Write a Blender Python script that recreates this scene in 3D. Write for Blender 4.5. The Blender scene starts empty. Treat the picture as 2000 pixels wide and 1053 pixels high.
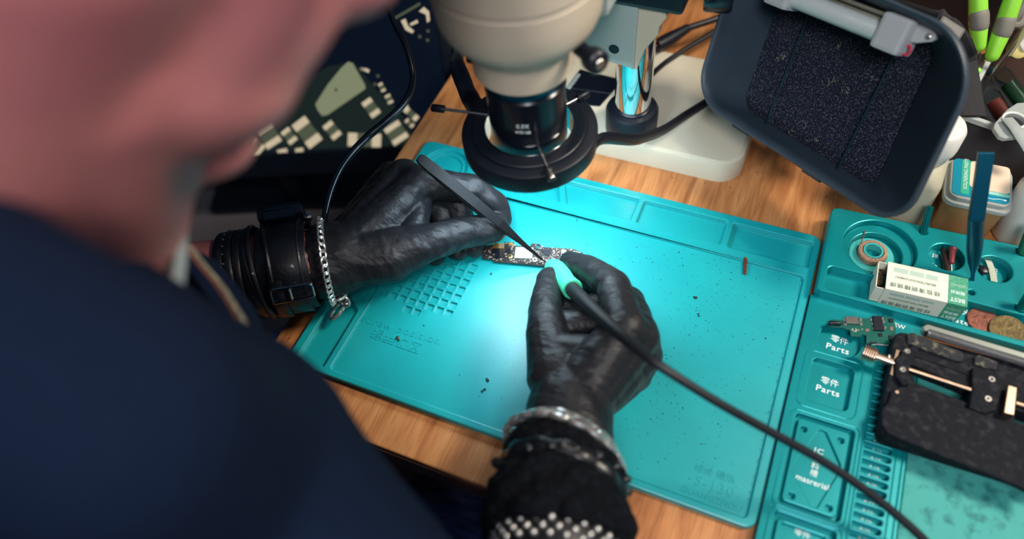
import bpy, bmesh, math, random
import numpy as np
from mathutils import Vector, Matrix, noise
from mathutils.geometry import tessellate_polygon
random.seed(7)
C = bpy.context.scene
COL = C.collection
PI = math.pi

# ------------------------------------------------------------------ camera
# pose solved from the four corners of the repair mat (0.35 x 0.243 m); world origin = its near left corner
CR = [Vector((0.9199634343943451, 0.3830588404935813, -0.08326586393640098)),
      Vector((0.26896093238727536, -0.7713260563374762, -0.5768155092091788)),
      Vector((-0.2851794105939798, 0.5082539124636326, -0.8126196307244125))]
CP = Vector((0.30070307, -0.16997636, 0.49052039))
FPX = 1468.0
cam = bpy.data.cameras.new('camera')
cam.sensor_width = 36.0
cam.lens = 36.0 * FPX / 2000.0
cam.clip_start = 0.01
cam.dof.use_dof = True
cam.dof.focus_distance = 0.572
cam.dof.aperture_fstop = 2.6
camo = bpy.data.objects.new('camera', cam)
COL.objects.link(camo)
camo.matrix_world = Matrix(((CR[0].x, -CR[1].x, -CR[2].x, CP.x),
                            (CR[0].y, -CR[1].y, -CR[2].y, CP.y),
                            (CR[0].z, -CR[1].z, -CR[2].z, CP.z),
                            (0, 0, 0, 1)))
C.camera = camo

# ------------------------------------------------------------------ world, lamps, exposure
C.view_settings.view_transform = 'Standard'
C.view_settings.look = 'None'
C.view_settings.gamma = 1.0
C.view_settings.exposure = 0.0
C.view_settings.use_curve_mapping = False
w = bpy.data.worlds.new('room_light')
C.world = w
w.use_nodes = True
bgn = w.node_tree.nodes['Background']
bgn.inputs[0].default_value = (0.24, 0.38, 0.68, 1)
bgn.inputs[1].default_value = 0.22

def area(name, loc, target, size, power, col):
    l = bpy.data.lights.new(name, 'AREA')
    l.shape = 'DISK'; l.size = size; l.energy = power; l.color = col
    o = bpy.data.objects.new(name, l); COL.objects.link(o)
    o.location = loc
    o.rotation_euler = (Vector(target) - Vector(loc)).to_track_quat('-Z', 'Y').to_euler()
    return o
area('unseen_lamp', (1.05, 0.50, 1.15), (0.22, 0.18, 0.0), 0.35, 20.0, (1.0, 0.88, 0.74))  # warm ceiling light at the right rear, out of view
area('unseen_lamp', (0.55, -0.70, 1.25), (0.15, 0.10, 0.1), 0.5, 14.5, (0.97, 0.95, 0.98))  # added fill behind the camera to brighten head, gloves and absorber, no ceiling fitting

# ------------------------------------------------------------------ helpers
def at(px, py, z=0.0):
    """point of the place at height z that the photograph shows at pixel (px, py)"""
    d = CR[0] * ((px - 1000) / FPX) + CR[1] * ((py - 526.5) / FPX) + CR[2]
    return CP + d * ((z - CP.z) / d.z)
def atd(px, py, dep):
    return CP + (CR[0] * ((px - 1000) / FPX) + CR[1] * ((py - 526.5) / FPX) + CR[2]) * dep
def on_plane(px, py, o, n):
    d = CR[0] * ((px - 1000) / FPX) + CR[1] * ((py - 526.5) / FPX) + CR[2]
    return CP + d * ((o - CP).dot(n) / d.dot(n))
def V(*a): return Vector(a)
def lin(c):
    return tuple((x / 255 / 12.92) if x / 255 <= 0.04045 else ((x / 255 + 0.055) / 1.055) ** 2.4 for x in c)

def mat(name, rgb, rough=0.5, metal=0.0, var=0.0, vscale=60, vrgb=None, bump=0.0, bscale=300, bdist=0.001,
        spec=0.5, trans=0.0, alpha=1.0, emit=None, estr=0.0, sss=0.0, stretch=None, ior=1.45, detail=4.0, ramp=(0.35, 0.65), coat=0.0):
    m = bpy.data.materials.new(name); m.use_nodes = True
    nt = m.node_tree; b = nt.nodes['Principled BSDF']
    c = lin(rgb)
    b.inputs['Base Color'].default_value = (*c, 1)
    b.inputs['Roughness'].default_value = rough
    b.inputs['Metallic'].default_value = metal
    b.inputs['Specular IOR Level'].default_value = spec
    b.inputs['Transmission Weight'].default_value = trans
    b.inputs['IOR'].default_value = ior
    b.inputs['Alpha'].default_value = alpha
    b.inputs['Coat Weight'].default_value = coat
    if sss:
        b.inputs['Subsurface Weight'].default_value = sss
        b.inputs['Subsurface Radius'].default_value = (0.012, 0.005, 0.003)
        b.inputs['Subsurface Scale'].default_value = 1.0
    if emit:
        b.inputs['Emission Color'].default_value = (*lin(emit), 1)
        b.inputs['Emission Strength'].default_value = estr
    tc = None
    if var or bump:
        tc = nt.nodes.new('ShaderNodeTexCoord')
        src = tc.outputs['Object']
        if stretch:
            mp = nt.nodes.new('ShaderNodeMapping'); mp.inputs['Scale'].default_value = stretch
            nt.links.new(src, mp.inputs[0]); src = mp.outputs[0]
    if var:
        n = nt.nodes.new('ShaderNodeTexNoise'); n.inputs['Scale'].default_value = vscale; n.inputs['Detail'].default_value = detail
        nt.links.new(src, n.inputs['Vector'])
        r = nt.nodes.new('ShaderNodeMapRange'); r.inputs[1].default_value = ramp[0]; r.inputs[2].default_value = ramp[1]
        r.inputs[4].default_value = var
        nt.links.new(n.outputs[0], r.inputs[0])
        mx = nt.nodes.new('ShaderNodeMix'); mx.data_type = 'RGBA'
        nt.links.new(r.outputs[0], mx.inputs[0])
        mx.inputs[6].default_value = (*c, 1)
        mx.inputs[7].default_value = (*lin(vrgb or tuple(x * 0.5 for x in rgb)), 1)
        nt.links.new(mx.outputs[2], b.inputs['Base Color'])
    if bump:
        n2 = nt.nodes.new('ShaderNodeTexNoise'); n2.inputs['Scale'].default_value = bscale; n2.inputs['Detail'].default_value = 3
        nt.links.new(src, n2.inputs['Vector'])
        bn = nt.nodes.new('ShaderNodeBump'); bn.inputs['Strength'].default_value = bump; bn.inputs['Distance'].default_value = bdist
        nt.links.new(n2.outputs[0], bn.inputs['Height'])
        nt.links.new(bn.outputs[0], b.inputs['Normal'])
    return m

def root(name, label, cat, loc=(0, 0, 0), group=None):
    o = bpy.data.objects.new(name, None); COL.objects.link(o)
    o.empty_display_size = 0.01
    o.location = loc; o['label'] = label; o['category'] = cat
    if group: o['group'] = group
    return o
def tag(o, label, cat, group=None, kind=None):
    o['label'] = label; o['category'] = cat
    if group: o['group'] = group
    if kind: o['kind'] = kind
    return o
def wloc(o):
    p = Vector((0, 0, 0))
    while o is not None:
        p += o.location; o = o.parent
    return p
def link_mesh(name, me, parent=None, loc=None, rot=None, label=None):
    """object sharing mesh data, placed by world location/rotation matrix"""
    o = bpy.data.objects.new(name, me); COL.objects.link(o)
    base = wloc(parent) if parent else Vector((0, 0, 0))
    o.parent = parent
    M = (rot.to_4x4() if rot is not None else Matrix.Identity(4))
    M.translation = (Vector(loc) if loc is not None else Vector((0, 0, 0))) - base
    o.matrix_local = M
    if label: o['label'] = label
    return o
def copy_tree(o, parent=None):
    c = o.copy(); COL.objects.link(c)
    if parent is not None: c.parent = parent
    for ch in [x for x in COL.objects if x.parent == o]:
        copy_tree(ch, c)
    return c

def catmull(pts, n=8, closed=False):
    P = [Vector(p) for p in pts]; out = []
    m = len(P)
    rng = m if closed else m - 1
    for i in range(rng):
        if closed: a, b, c, d = P[(i - 1) % m], P[i], P[(i + 1) % m], P[(i + 2) % m]
        else: a, b, c, d = P[max(i - 1, 0)], P[i], P[i + 1], P[min(i + 2, m - 1)]
        for k in range(n):
            t = k / n
            out.append(0.5 * ((2 * b) + (c - a) * t + (2 * a - 5 * b + 4 * c - d) * t * t + (3 * b - a - 3 * c + d) * t ** 3))
    if not closed: out.append(P[-1])
    return out
def frame(axis, ref=None):
    """3x3 whose z column is axis"""
    z = Vector(axis).normalized()
    r = Vector(ref) if ref is not None else (Vector((0, 0, 1)) if abs(z.z) < 0.9 else Vector((1, 0, 0)))
    x = r - z * r.dot(z)
    x.normalize(); y = z.cross(x)
    return Matrix((x, y, z)).transposed()
def rrect(x0, y0, x1, y1, r, n=6):
    pts = []
    for cx, cy, a in ((x1 - r, y0 + r, -90), (x1 - r, y1 - r, 0), (x0 + r, y1 - r, 90), (x0 + r, y0 + r, 180)):
        for k in range(n + 1):
            t = math.radians(a + 90 * k / n)
            pts.append((cx + r * math.cos(t), cy + r * math.sin(t)))
    return pts
def circ(cx, cy, r, n=40, ry=None):
    return [(cx + r * math.cos(2 * PI * k / n), cy + (ry or r) * math.sin(2 * PI * k / n)) for k in range(n)]
def ccw(l):
    a = sum(l[i][0] * l[(i + 1) % len(l)][1] - l[(i + 1) % len(l)][0] * l[i][1] for i in range(len(l)))
    return list(l) if a > 0 else list(reversed(l))
def offset(l, d):
    """offset a ccw loop inward by d"""
    n = len(l); out = []
    for i in range(n):
        a, b, c = Vector(l[i - 1]), Vector(l[i]), Vector(l[(i + 1) % n])
        e1 = (b - a); e2 = (c - b)
        if e1.length < 1e-9 or e2.length < 1e-9: out.append((b.x, b.y)); continue
        e1.normalize(); e2.normalize()
        n1 = Vector((-e1.y, e1.x)); n2 = Vector((-e2.y, e2.x))
        m = n1 + n2
        k = d / max(0.35, 1 + n1.dot(n2)) 
        out.append((b.x + m.x * k, b.y + m.y * k))
    return out

class MB:
    def __init__(s, M=None):
        s.v = []; s.f = []; s.mi = []; s.sm = []; s.M = M; s.cur = 0; s.smooth = False
    def add(s, vs, fs, smooth=None):
        o = len(s.v)
        for p in vs:
            p = Vector(p)
            s.v.append(s.M @ p if s.M is not None else p)
        for f in fs:
            s.f.append([i + o for i in f]); s.mi.append(s.cur); s.sm.append(s.smooth if smooth is None else smooth)
        return s
    def box(s, c, size, R=None, bev=0.0):
        c = Vector(c); hx, hy, hz = size[0] / 2, size[1] / 2, size[2] / 2
        R = R if R is not None else Matrix.Identity(3)
        if bev <= 0:
            P = [(-hx, -hy, -hz), (hx, -hy, -hz), (hx, hy, -hz), (-hx, hy, -hz), (-hx, -hy, hz), (hx, -hy, hz), (hx, hy, hz), (-hx, hy, hz)]
            F = [(3, 2, 1, 0), (4, 5, 6, 7), (0, 1, 5, 4), (1, 2, 6, 5), (2, 3, 7, 6), (3, 0, 4, 7)]
            return s.add([c + R @ Vector(p) for p in P], F)
        bm = bmesh.new(); bmesh.ops.create_cube(bm, size=1.0)
        for v in bm.verts: v.co = Vector((v.co.x * size[0], v.co.y * size[1], v.co.z * size[2]))
        bmesh.ops.bevel(bm, geom=bm.edges[:], offset=bev, segments=2, affect='EDGES', profile=0.6)
        bm.verts.index_update()
        s.add([c + R @ v.co for v in bm.verts], [[v.index for v in f.verts] for f in bm.faces])
        bm.free(); return s
    def cyl(s, p0, p1, r0, r1=None, n=20, bev=0.0):
        p0, p1 = Vector(p0), Vector(p1); r1 = r0 if r1 is None else r1
        L = (p1 - p0).length
        if bev: prof = [(0, 0), (r0 - bev, 0), (r0, bev), (r1, L - bev), (r1 - bev, L), (0, L)]
        else: prof = [(0, 0), (r0, 0), (r1, L), (0, L)]
        return s.lathe(prof, p0, p1 - p0, n)
    def lathe(s, prof, p0, axis, n=32, smooth=None):
        R = frame(axis); p0 = Vector(p0); vs = []; rings = []
        for r, z in prof:
            if r < 1e-7:
                rings.append([len(vs)]); vs.append(p0 + R @ Vector((0, 0, z)))
            else:
                rings.append(list(range(len(vs), len(vs) + n)))
                for k in range(n):
                    t = 2 * PI * k / n
                    vs.append(p0 + R @ Vector((r * math.cos(t), r * math.sin(t), z)))
        fs = []
        for a, b in zip(rings, rings[1:]):
            for k in range(n):
                k2 = (k + 1) % n
                if len(a) == 1 and len(b) == 1: continue
                if len(a) == 1: fs.append((a[0], b[k2], b[k]))
                elif len(b) == 1: fs.append((a[k], a[k2], b[0]))
                else: fs.append((a[k], a[k2], b[k2], b[k]))
        return s.add(vs, fs, smooth)
    def tube(s, pts, r, n=10, closed=False, cap=True, flat=None, ref=None):
        """r number or list; flat=(a,b) scales the section, ref keeps its first axis"""
        P = [Vector(p) for p in pts]; m = len(P); vs = []; fs = []
        rr = r if isinstance(r, (list, tuple)) else [r] * m
        x = None
        for i in range(m):
            if closed: t = P[(i + 1) % m] - P[i - 1]
            else: t = P[min(i + 1, m - 1)] - P[max(i - 1, 0)]
            t.normalize()
            if ref is not None: x = Vector(ref) - t * Vector(ref).dot(t)
            elif x is None:
                q = Vector((0, 0, 1)) if abs(t.z) < 0.9 else Vector((1, 0, 0)); x = q - t * q.dot(t)
            else: x = x - t * x.dot(t)
            x = x.normalized(); y = t.cross(x)
            a, b = flat if flat else (1, 1)
            for k in range(n):
                an = 2 * PI * k / n
                vs.append(P[i] + x * (rr[i] * a * math.cos(an)) + y * (rr[i] * b * math.sin(an)))
        for i in range(m if closed else m - 1):
            j = (i + 1) % m
            for k in range(n):
                k2 = (k + 1) % n
                fs.append((i * n + k, i * n + k2, j * n + k2, j * n + k))
        if cap and not closed:
            fs.append(tuple(reversed(range(n)))); fs.append(tuple(range((m - 1) * n, m * n)))
        return s.add(vs, fs)
    def sphere(s, c, r, n=16, R=None, scale=(1, 1, 1)):
        c = Vector(c); R = R if R is not None else Matrix.Identity(3); vs = []; fs = []
        h = n // 2
        vs.append(c + R @ Vector((0, 0, -r * scale[2])))
        for i in range(1, h):
            ph = -PI / 2 + PI * i / h
            for k in range(n):
                t = 2 * PI * k / n
                vs.append(c + R @ Vector((r * scale[0] * math.cos(ph) * math.cos(t), r * scale[1] * math.cos(ph) * math.sin(t), r * scale[2] * math.sin(ph))))
        vs.append(c + R @ Vector((0, 0, r * scale[2])))
        for k in range(n): fs.append((0, 1 + (k + 1) % n, 1 + k))
        for i in range(h - 2):
            for k in range(n):
                a = 1 + i * n; k2 = (k + 1) % n
                fs.append((a + k, a + k2, a + n + k2, a + n + k))
        a = 1 + (h - 2) * n; t = len(vs) - 1
        for k in range(n): fs.append((a + k, a + (k + 1) % n, t))
        return s.add(vs, fs)
    def capsule(s, p0, r0, p1, r1, n=18, flat=None, ref=None):
        """tapered capsule; flat=(a,b) squashes the section"""
        p0, p1 = Vector(p0), Vector(p1)
        t = p1 - p0; L = t.length; R = frame(t, ref); vs = []; fs = []; rings = []
        a, b = flat if flat else (1, 1)
        prof = [(-r0 * math.cos(q), r0 * math.sin(q)) for q in (0, PI / 8, PI / 4, 3 * PI / 8, PI / 2)] + [(L + r1 * math.sin(q), r1 * math.cos(q)) for q in (0, PI / 8, PI / 4, 3 * PI / 8, PI / 2)]
        for z, r in prof:
            if r < 1e-6: rings.append([len(vs)]); vs.append(p0 + R @ Vector((0, 0, z)))
            else:
                rings.append(list(range(len(vs), len(vs) + n)))
                for k in range(n):
                    an = 2 * PI * k / n
                    vs.append(p0 + R @ Vector((a * r * math.cos(an), b * r * math.sin(an), z)))
        for A, B in zip(rings, rings[1:]):
            for k in range(n):
                k2 = (k + 1) % n
                if len(A) == 1: fs.append((A[0], B[k2], B[k]))
                elif len(B) == 1: fs.append((A[k], A[k2], B[0]))
                else: fs.append((A[k], A[k2], B[k2], B[k]))
        return s.add(vs, fs)
    def chain(s, joints, n=18):
        for (p0, r0), (p1, r1) in zip(joints, joints[1:]): s.capsule(p0, r0, p1, r1, n)
        return s
    def plate(s, outer, holes=(), z0=0.0, z1=0.01, bev=0.0008, floor=True):
        """flat slab with through holes, top edges rounded"""
        loops = [ccw(outer)] + [list(reversed(ccw(h))) for h in holes]
        tops = []
        for l in loops:
            t1 = offset(l, bev * 0.3); t2 = offset(l, bev)
            rings = [(l, z0), (l, z1 - bev), (t1, z1 - bev * 0.3), (t2, z1)] if bev > 0 else [(l, z0), (l, z1)]
            n = len(l); base = len(s.v)
            vs = []
            for ring, z in rings: vs += [(p[0], p[1], z) for p in ring]
            fs = []
            for j in range(len(rings) - 1):
                for k in range(n):
                    k2 = (k + 1) % n
                    fs.append((j * n + k, j * n + k2, (j + 1) * n + k2, (j + 1) * n + k))
            s.add(vs, fs, smooth=False)
            tops.append([Vector((p[0], p[1], z1)) for p in rings[-1][0]])
        flat = [p for l in tops for p in l]
        tris = tessellate_polygon(tops)
        fs = []
        for t in tris:
            a, b, c = (flat[i] for i in t)
            fs.append(t if (b - a).cross(c - a).z > 0 else tuple(reversed(t)))
        s.add(flat, fs, smooth=False)
        if floor:
            bots = [[Vector((p[0], p[1], z0)) for p in l] for l in loops]
            fl = [p for l in bots for p in l]
            s.add(fl, [tuple(reversed(t)) for t in tessellate_polygon(bots)], smooth=False)
        return s
    def build(s, name, m, parent=None, label=None, smooth=False, bevel=0.0, auto=None):
        base = wloc(parent) if parent else Vector((0, 0, 0))
        me = bpy.data.meshes.new(name)
        me.from_pydata([tuple(v - base) for v in s.v], [], s.f)
        ms = m if isinstance(m, (list, tuple)) else [m]
        for x in ms: me.materials.append(x)
        me.polygons.foreach_set('material_index', s.mi)
        me.polygons.foreach_set('use_smooth', [smooth or q for q in s.sm])
        me.update()
        if smooth:
            try: me.set_sharp_from_angle(angle=math.radians(auto or 38))
            except Exception: pass
        o = bpy.data.objects.new(name, me); COL.objects.link(o)
        o.parent = parent
        if label: o['label'] = label
        if bevel:
            b = o.modifiers.new('bevel', 'BEVEL'); b.width = bevel; b.segments = 2; b.limit_method = 'ANGLE'; b.angle_limit = math.radians(50)
        return o

def blob(mb, name, m, parent=None, voxel=0.0015, smooth=6, label=None, fn=None):
    """union of overlapping capsules grown into one continuous skin"""
    o = mb.build('tmp_' + name, m)
    r = o.modifiers.new('r', 'REMESH'); r.mode = 'VOXEL'; r.voxel_size = voxel
    if smooth:
        sm = o.modifiers.new('s', 'SMOOTH'); sm.factor = 0.5; sm.iterations = smooth
    dg = bpy.context.evaluated_depsgraph_get(); dg.update()
    me = bpy.data.meshes.new_from_object(o.evaluated_get(dg))
    me.name = name
    bpy.data.objects.remove(o)
    base = wloc(parent) if parent else Vector((0, 0, 0))
    nv = len(me.vertices)
    co = np.empty(nv * 3, 'f'); me.vertices.foreach_get('co', co); co = co.reshape(-1, 3)
    if fn is not None:
        nr = np.empty(nv * 3, 'f'); me.vertices.foreach_get('normal', nr)
        co = fn(co, nr.reshape(-1, 3))
    co = co - np.array(base, 'f')
    me.vertices.foreach_set('co', co.astype('f').ravel())
    me.polygons.foreach_set('use_smooth', [True] * len(me.polygons))
    me.update()
    if not me.materials: me.materials.append(m)
    x = bpy.data.objects.new(name, me); COL.objects.link(x); x.parent = parent
    if label: x['label'] = label
    return x

def text(body, size, m, parent, o, xdir, ydir, name='lettering', depth=0.00012, align='CENTER', sx=1.0, label=None, spacing=1.0, bold=0.0):
    """flat lettering lying in the plane of xdir, ydir at point o"""
    cu = bpy.data.curves.new('t', 'FONT'); cu.body = body; cu.size = size; cu.align_x = align; cu.align_y = 'CENTER'
    cu.extrude = depth; cu.space_character = spacing; cu.resolution_u = 3; cu.offset = bold * size * 0.6 if bold < .1 else 0
    t = bpy.data.objects.new('t', cu); COL.objects.link(t)
    dg = bpy.context.evaluated_depsgraph_get(); dg.update()
    me = bpy.data.meshes.new_from_object(t.evaluated_get(dg)); bpy.data.objects.remove(t)
    X = Vector(xdir).normalized(); Y = Vector(ydir); Y = (Y - X * Y.dot(X)).normalized(); Z = X.cross(Y)
    M = Matrix((X * sx, Y, Z)).transposed().to_4x4(); M.translation = Vector(o) - wloc(parent)
    me.transform(M); me.name = name
    me.materials.clear(); me.materials.append(m)
    x = bpy.data.objects.new(name, me); COL.objects.link(x); x.parent = parent
    if label: x['label'] = label
    return x
# ------------------------------------------------------------------ materials
def wood_mat(name):
    m = bpy.data.materials.new(name); m.use_nodes = True
    nt = m.node_tree; b = nt.nodes['Principled BSDF']; b.inputs['Roughness'].default_value = 0.42
    tc = nt.nodes.new('ShaderNodeTexCoord')
    mp = nt.nodes.new('ShaderNodeMapping'); mp.inputs['Scale'].default_value = (46, 5.5, 40); mp.inputs['Rotation'].default_value = (0, 0, 0.12)
    nt.links.new(tc.outputs['Object'], mp.inputs[0])
    n1 = nt.nodes.new('ShaderNodeTexNoise'); n1.inputs['Scale'].default_value = 1.6; n1.inputs['Detail'].default_value = 8; n1.inputs['Distortion'].default_value = 0.9
    nt.links.new(mp.outputs[0], n1.inputs['Vector'])
    cr = nt.nodes.new('ShaderNodeValToRGB')
    e = cr.color_ramp.elements
    e[0].position = 0.30; e[0].color = (*lin((150, 92, 50)), 1)
    e[1].position = 0.72; e[1].color = (*lin((205, 146, 92)), 1)
    k = cr.color_ramp.elements.new(0.5); k.color = (*lin((184, 122, 72)), 1)
    nt.links.new(n1.outputs[0], cr.inputs[0])
    mp2 = nt.nodes.new('ShaderNodeMapping'); mp2.inputs['Scale'].default_value = (420, 24, 200)
    nt.links.new(tc.outputs['Object'], mp2.inputs[0])
    n2 = nt.nodes.new('ShaderNodeTexNoise'); n2.inputs['Scale'].default_value = 1.5; n2.inputs['Detail'].default_value = 4
    nt.links.new(mp2.outputs[0], n2.inputs['Vector'])
    mx = nt.nodes.new('ShaderNodeMix'); mx.data_type = 'RGBA'; mx.blend_type = 'MULTIPLY'
    rr = nt.nodes.new('ShaderNodeMapRange'); rr.inputs[1].default_value = 0.45; rr.inputs[2].default_value = 0.7; rr.inputs[4].default_value = 0.35
    nt.links.new(n2.outputs[0], rr.inputs[0]); nt.links.new(rr.outputs[0], mx.inputs[0])
    nt.links.new(cr.outputs[0], mx.inputs[6]); mx.inputs[7].default_value = (*lin((150, 96, 58)), 1)
    nt.links.new(mx.outputs[2], b.inputs['Base Color'])
    bn = nt.nodes.new('ShaderNodeBump'); bn.inputs['Strength'].default_value = 0.15; bn.inputs['Distance'].default_value = 0.0005
    nt.links.new(n2.outputs[0], bn.inputs['Height']); nt.links.new(bn.outputs[0], b.inputs['Normal'])
    return m
M_wood = wood_mat('birch_ply')
M_edge = mat('ply_edge', (96, 58, 40), 0.6, var=0.7, vscale=30, vrgb=(60, 38, 30), stretch=(1, 8, 30))
M_mat = mat('teal_silicone', (12, 156, 160), 0.38, spec=0.85, var=0.35, vscale=14, vrgb=(0, 134, 140), bump=0.12, bscale=900, bdist=0.0004)
M_anod = mat('teal_anodised', (0, 142, 146), 0.34, metal=0.35, bump=0.10, bscale=1500, bdist=0.0003, var=0.25, vscale=25, vrgb=(0, 118, 124))
M_anod_b = mat('blue_anodised', (8, 84, 106), 0.28, metal=0.7)
M_anod_t = mat('teal_tube', (20, 140, 140), 0.25, metal=0.8)
M_anod_g = mat('green_tube', (70, 130, 100), 0.3, metal=0.8)
M_white = mat('white_print', (225, 240, 238), 0.6)
M_black = mat('black_plastic', (16, 22, 32), 0.42)
M_blackm = mat('black_metal', (18, 22, 28), 0.35, metal=0.3)
M_blackg = mat('black_gloss', (14, 20, 30), 0.2)
M_cream = mat('cream_enamel', (205, 190, 166), 0.5, bump=0.05, bscale=700, bdist=0.0003)
M_base = mat('pale_enamel', (204, 198, 176), 0.38)
M_bracket = mat('grey_enamel', (168, 178, 172), 0.45, bump=0.08, bscale=1200, bdist=0.0003)
M_chrome = mat('chrome', (225, 228, 230), 0.06, metal=1.0)
M_steel = mat('steel', (190, 188, 182), 0.28, metal=1.0)
M_brass = mat('brass_steel', (206, 180, 156), 0.3, metal=1.0)
M_silver = mat('silver', (205, 205, 200), 0.24, metal=0.85)
M_glove = mat('black_nitrile', (25, 26, 30), 0.50, bump=0.8, bscale=85, bdist=0.0025, stretch=(1.0, 1.6, 0.5), spec=0.42)
M_skin = mat('skin', (202, 126, 120), 0.5, var=0.6, vscale=16, vrgb=(160, 88, 98), sss=0.12, bump=0.1, bscale=500, bdist=0.0006)
M_knit = mat('navy_knit', (9, 20, 39), 0.9, var=0.4, vscale=400, vrgb=(14, 27, 50), bump=0.3, bscale=900, bdist=0.0008, spec=0.1)
M_jeans = mat('jeans', (84, 104, 150), 0.9, var=0.8, vscale=60, vrgb=(40, 54, 92), stretch=(1, 4, 1), bump=0.3, bscale=40, bdist=0.004)
M_leather = mat('black_leather', (10, 13, 19), 0.40, bump=0.35, bscale=500, bdist=0.0006, coat=0.15)
M_cloth = mat('black_cloth', (5, 7, 12), 0.9, spec=0.15, bump=1.0, bscale=220, bdist=0.003, var=0.5, vscale=240, vrgb=(22, 27, 36), ramp=(.5,.7))

# ------------------------------------------------------------------ setting
MB().box((0.0, 0.1, -0.76), (3.2, 3.0, 0.02)).build('floor', mat('dark_floor', (40, 40, 46), 0.7, var=0.5, vscale=6))['kind'] = 'structure'
MB().box((0.0, 1.05, 0.5), (3.2, 0.05, 2.5)).build('wall_back', mat('navy_wall', (26, 32, 46), 0.8, var=0.4, vscale=5))['kind'] = 'structure'
MB().box((-1.1, 0.1, 0.5), (0.05, 3.0, 2.5)).build('wall_left', mat('navy_wall_side', (26, 32, 46), 0.8, var=0.4, vscale=5))['kind'] = 'structure'

desk = root('desk', 'orange-brown plywood workbench holding the repair mat', 'desk', (0.36, 0.33, -0.75))
b = MB(); b.plate([(-0.0205, -0.034), (0.80, -0.034), (0.80, 0.72), (-0.0205, 0.72)], (), -0.022, 0.0, 0.0012)
b.build('tabletop', M_wood, desk)
b = MB(); b.box((0.39, -0.0346, -0.0125), (0.8205, 0.0012, 0.019)); b.build('edge_band', M_edge, desk, label='dark brown edging strip')
for x in (0.02, 0.76):
    for y in (0.03, 0.66):
        b = MB(); b.box((x, y, -0.386), (0.05, 0.05, 0.728), bev=0.003); b.build('leg', M_edge, desk)

side = root('side_table', 'low grey side table left of the workbench under the monitor', 'table', (-0.35, 0.32, -0.75))
b = MB(); b.box((-0.345, 0.30, -0.21), (0.60, 0.44, 0.02), bev=0.003); b.build('tabletop', mat('grey_laminate', (112, 106, 110), 0.6, var=0.3, vscale=300), side)
for x in (-0.6, -0.09):
    for y in (0.13, 0.47):
        b = MB(); b.cyl((x, y, -0.75), (x, y, -0.22), 0.018); b.build('leg', M_blackm, side, smooth=True)

# ------------------------------------------------------------------ repair mat
rmat = root('repair_mat', 'teal silicone repair mat with moulded compartments lying on the workbench', 'mat', (0.175, 0.12, 0))
OUT = rrect(0, 0, 0.35, 0.243, 0.008)
grid = []
for j in range(7):
    for k in range(8):
        x = 0.0990 - 0.00818 * k; y = 0.0804 + 0.0077 * j
        if x < 0.0415 + 0.0079 * max(j - 0, 0) - 0.006 and j < 3: continue
        grid.append((x, y))
grid += [(0.0668, 0.0727), (0.0749, 0.0727)]
HW = 0.0029
holes_mid = [rrect(x - HW, y - HW, x + HW, y + HW, 0.0007, 3) for x, y in grid]
comps = [rrect(0.2085, 0.2115, 0.2772, 0.2352, 0.0015, 3), rrect(0.2830, 0.2108, 0.3448, 0.2348, 0.0015, 3),
         [(0.1375, 0.2352), (0.2030, 0.2352), (0.2030, 0.2125), (0.1475, 0.2125)],
         [(0.062, 0.2352), (0.1305, 0.2352), (0.1405, 0.2125), (0.062, 0.2125)],
         rrect(0.0075, 0.068, 0.0300, 0.128, 0.002, 3), rrect(0.0075, 0.134, 0.0300, 0.192, 0.002, 3),
         [(0.0078, 0.0060), (0.0305, 0.0060), (0.0305, 0.0575), (0.0225, 0.0640), (0.0078, 0.0640)],
         circ(0.0300, 0.2175, 0.0205, 40)]
b = MB()
b.plate(OUT, (), 0.0002, 0.0012, 0.0004)
b.plate(offset(ccw(OUT), 0.0001), holes_mid + [c for c in comps], 0.0011, 0.0030, 0.0004, floor=False)
b.plate(OUT, [rrect(0.0365, 0.0055, 0.3435, 0.2010, 0.003, 4)] + [offset(ccw(c), -0.0004) for c in comps], 0.0029, 0.0052, 0.0010, floor=False)
b.build('mat_body', M_mat, rmat)
# ring around the round dish and the ruler ticks moulded into the rim
b = MB(); b.tube([(x, y, 0.0022) for x, y in circ(0.0300, 0.2175, 0.0165, 40)], 0.0009, 8, closed=True)
b.build('dish_ring', M_mat, rmat, smooth=True)
b = MB()
for k in range(0, 131):
    L = 0.0034 if k % 10 == 0 else (0.0026 if k % 5 == 0 else 0.0018)
    b.box((0.075 + 0.002 * k, 0.2028 + L / 2, 0.0053), (0.00035, L, 0.0003))
t = b.build('ruler_tick', M_mat, rmat); t['kind'] = 'stuff'
text('screw position', 0.0098, M_mat, rmat, (0.0705, 0.0545, 0.0031), (1, 0.03, 0), (0, 1, 0), depth=0.0003, spacing=1.15)
text('螺丝位区', 0.0105, M_mat, rmat, (0.0715, 0.0437, 0.0031), (1, 0, 0), (0, 1, 0), depth=0.0003, spacing=1.05)
text('S-130', 0.0098, M_mat, rmat, (0.3205, 0.0190, 0.0031), (1, 0, 0), (0, 1, 0), depth=0.0003, spacing=1.15)
text('维修 隔热', 0.0062, M_mat, rmat, (0.3185, 0.0275, 0.0031), (1, 0, 0), (0, 1, 0), depth=0.0003)
text('GUANGZHOU', 0.0058, M_mat, rmat, (0.3205, 0.0103, 0.0031), (1, 0, 0), (0, 1, 0), depth=0.0003, spacing=1.05)

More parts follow.
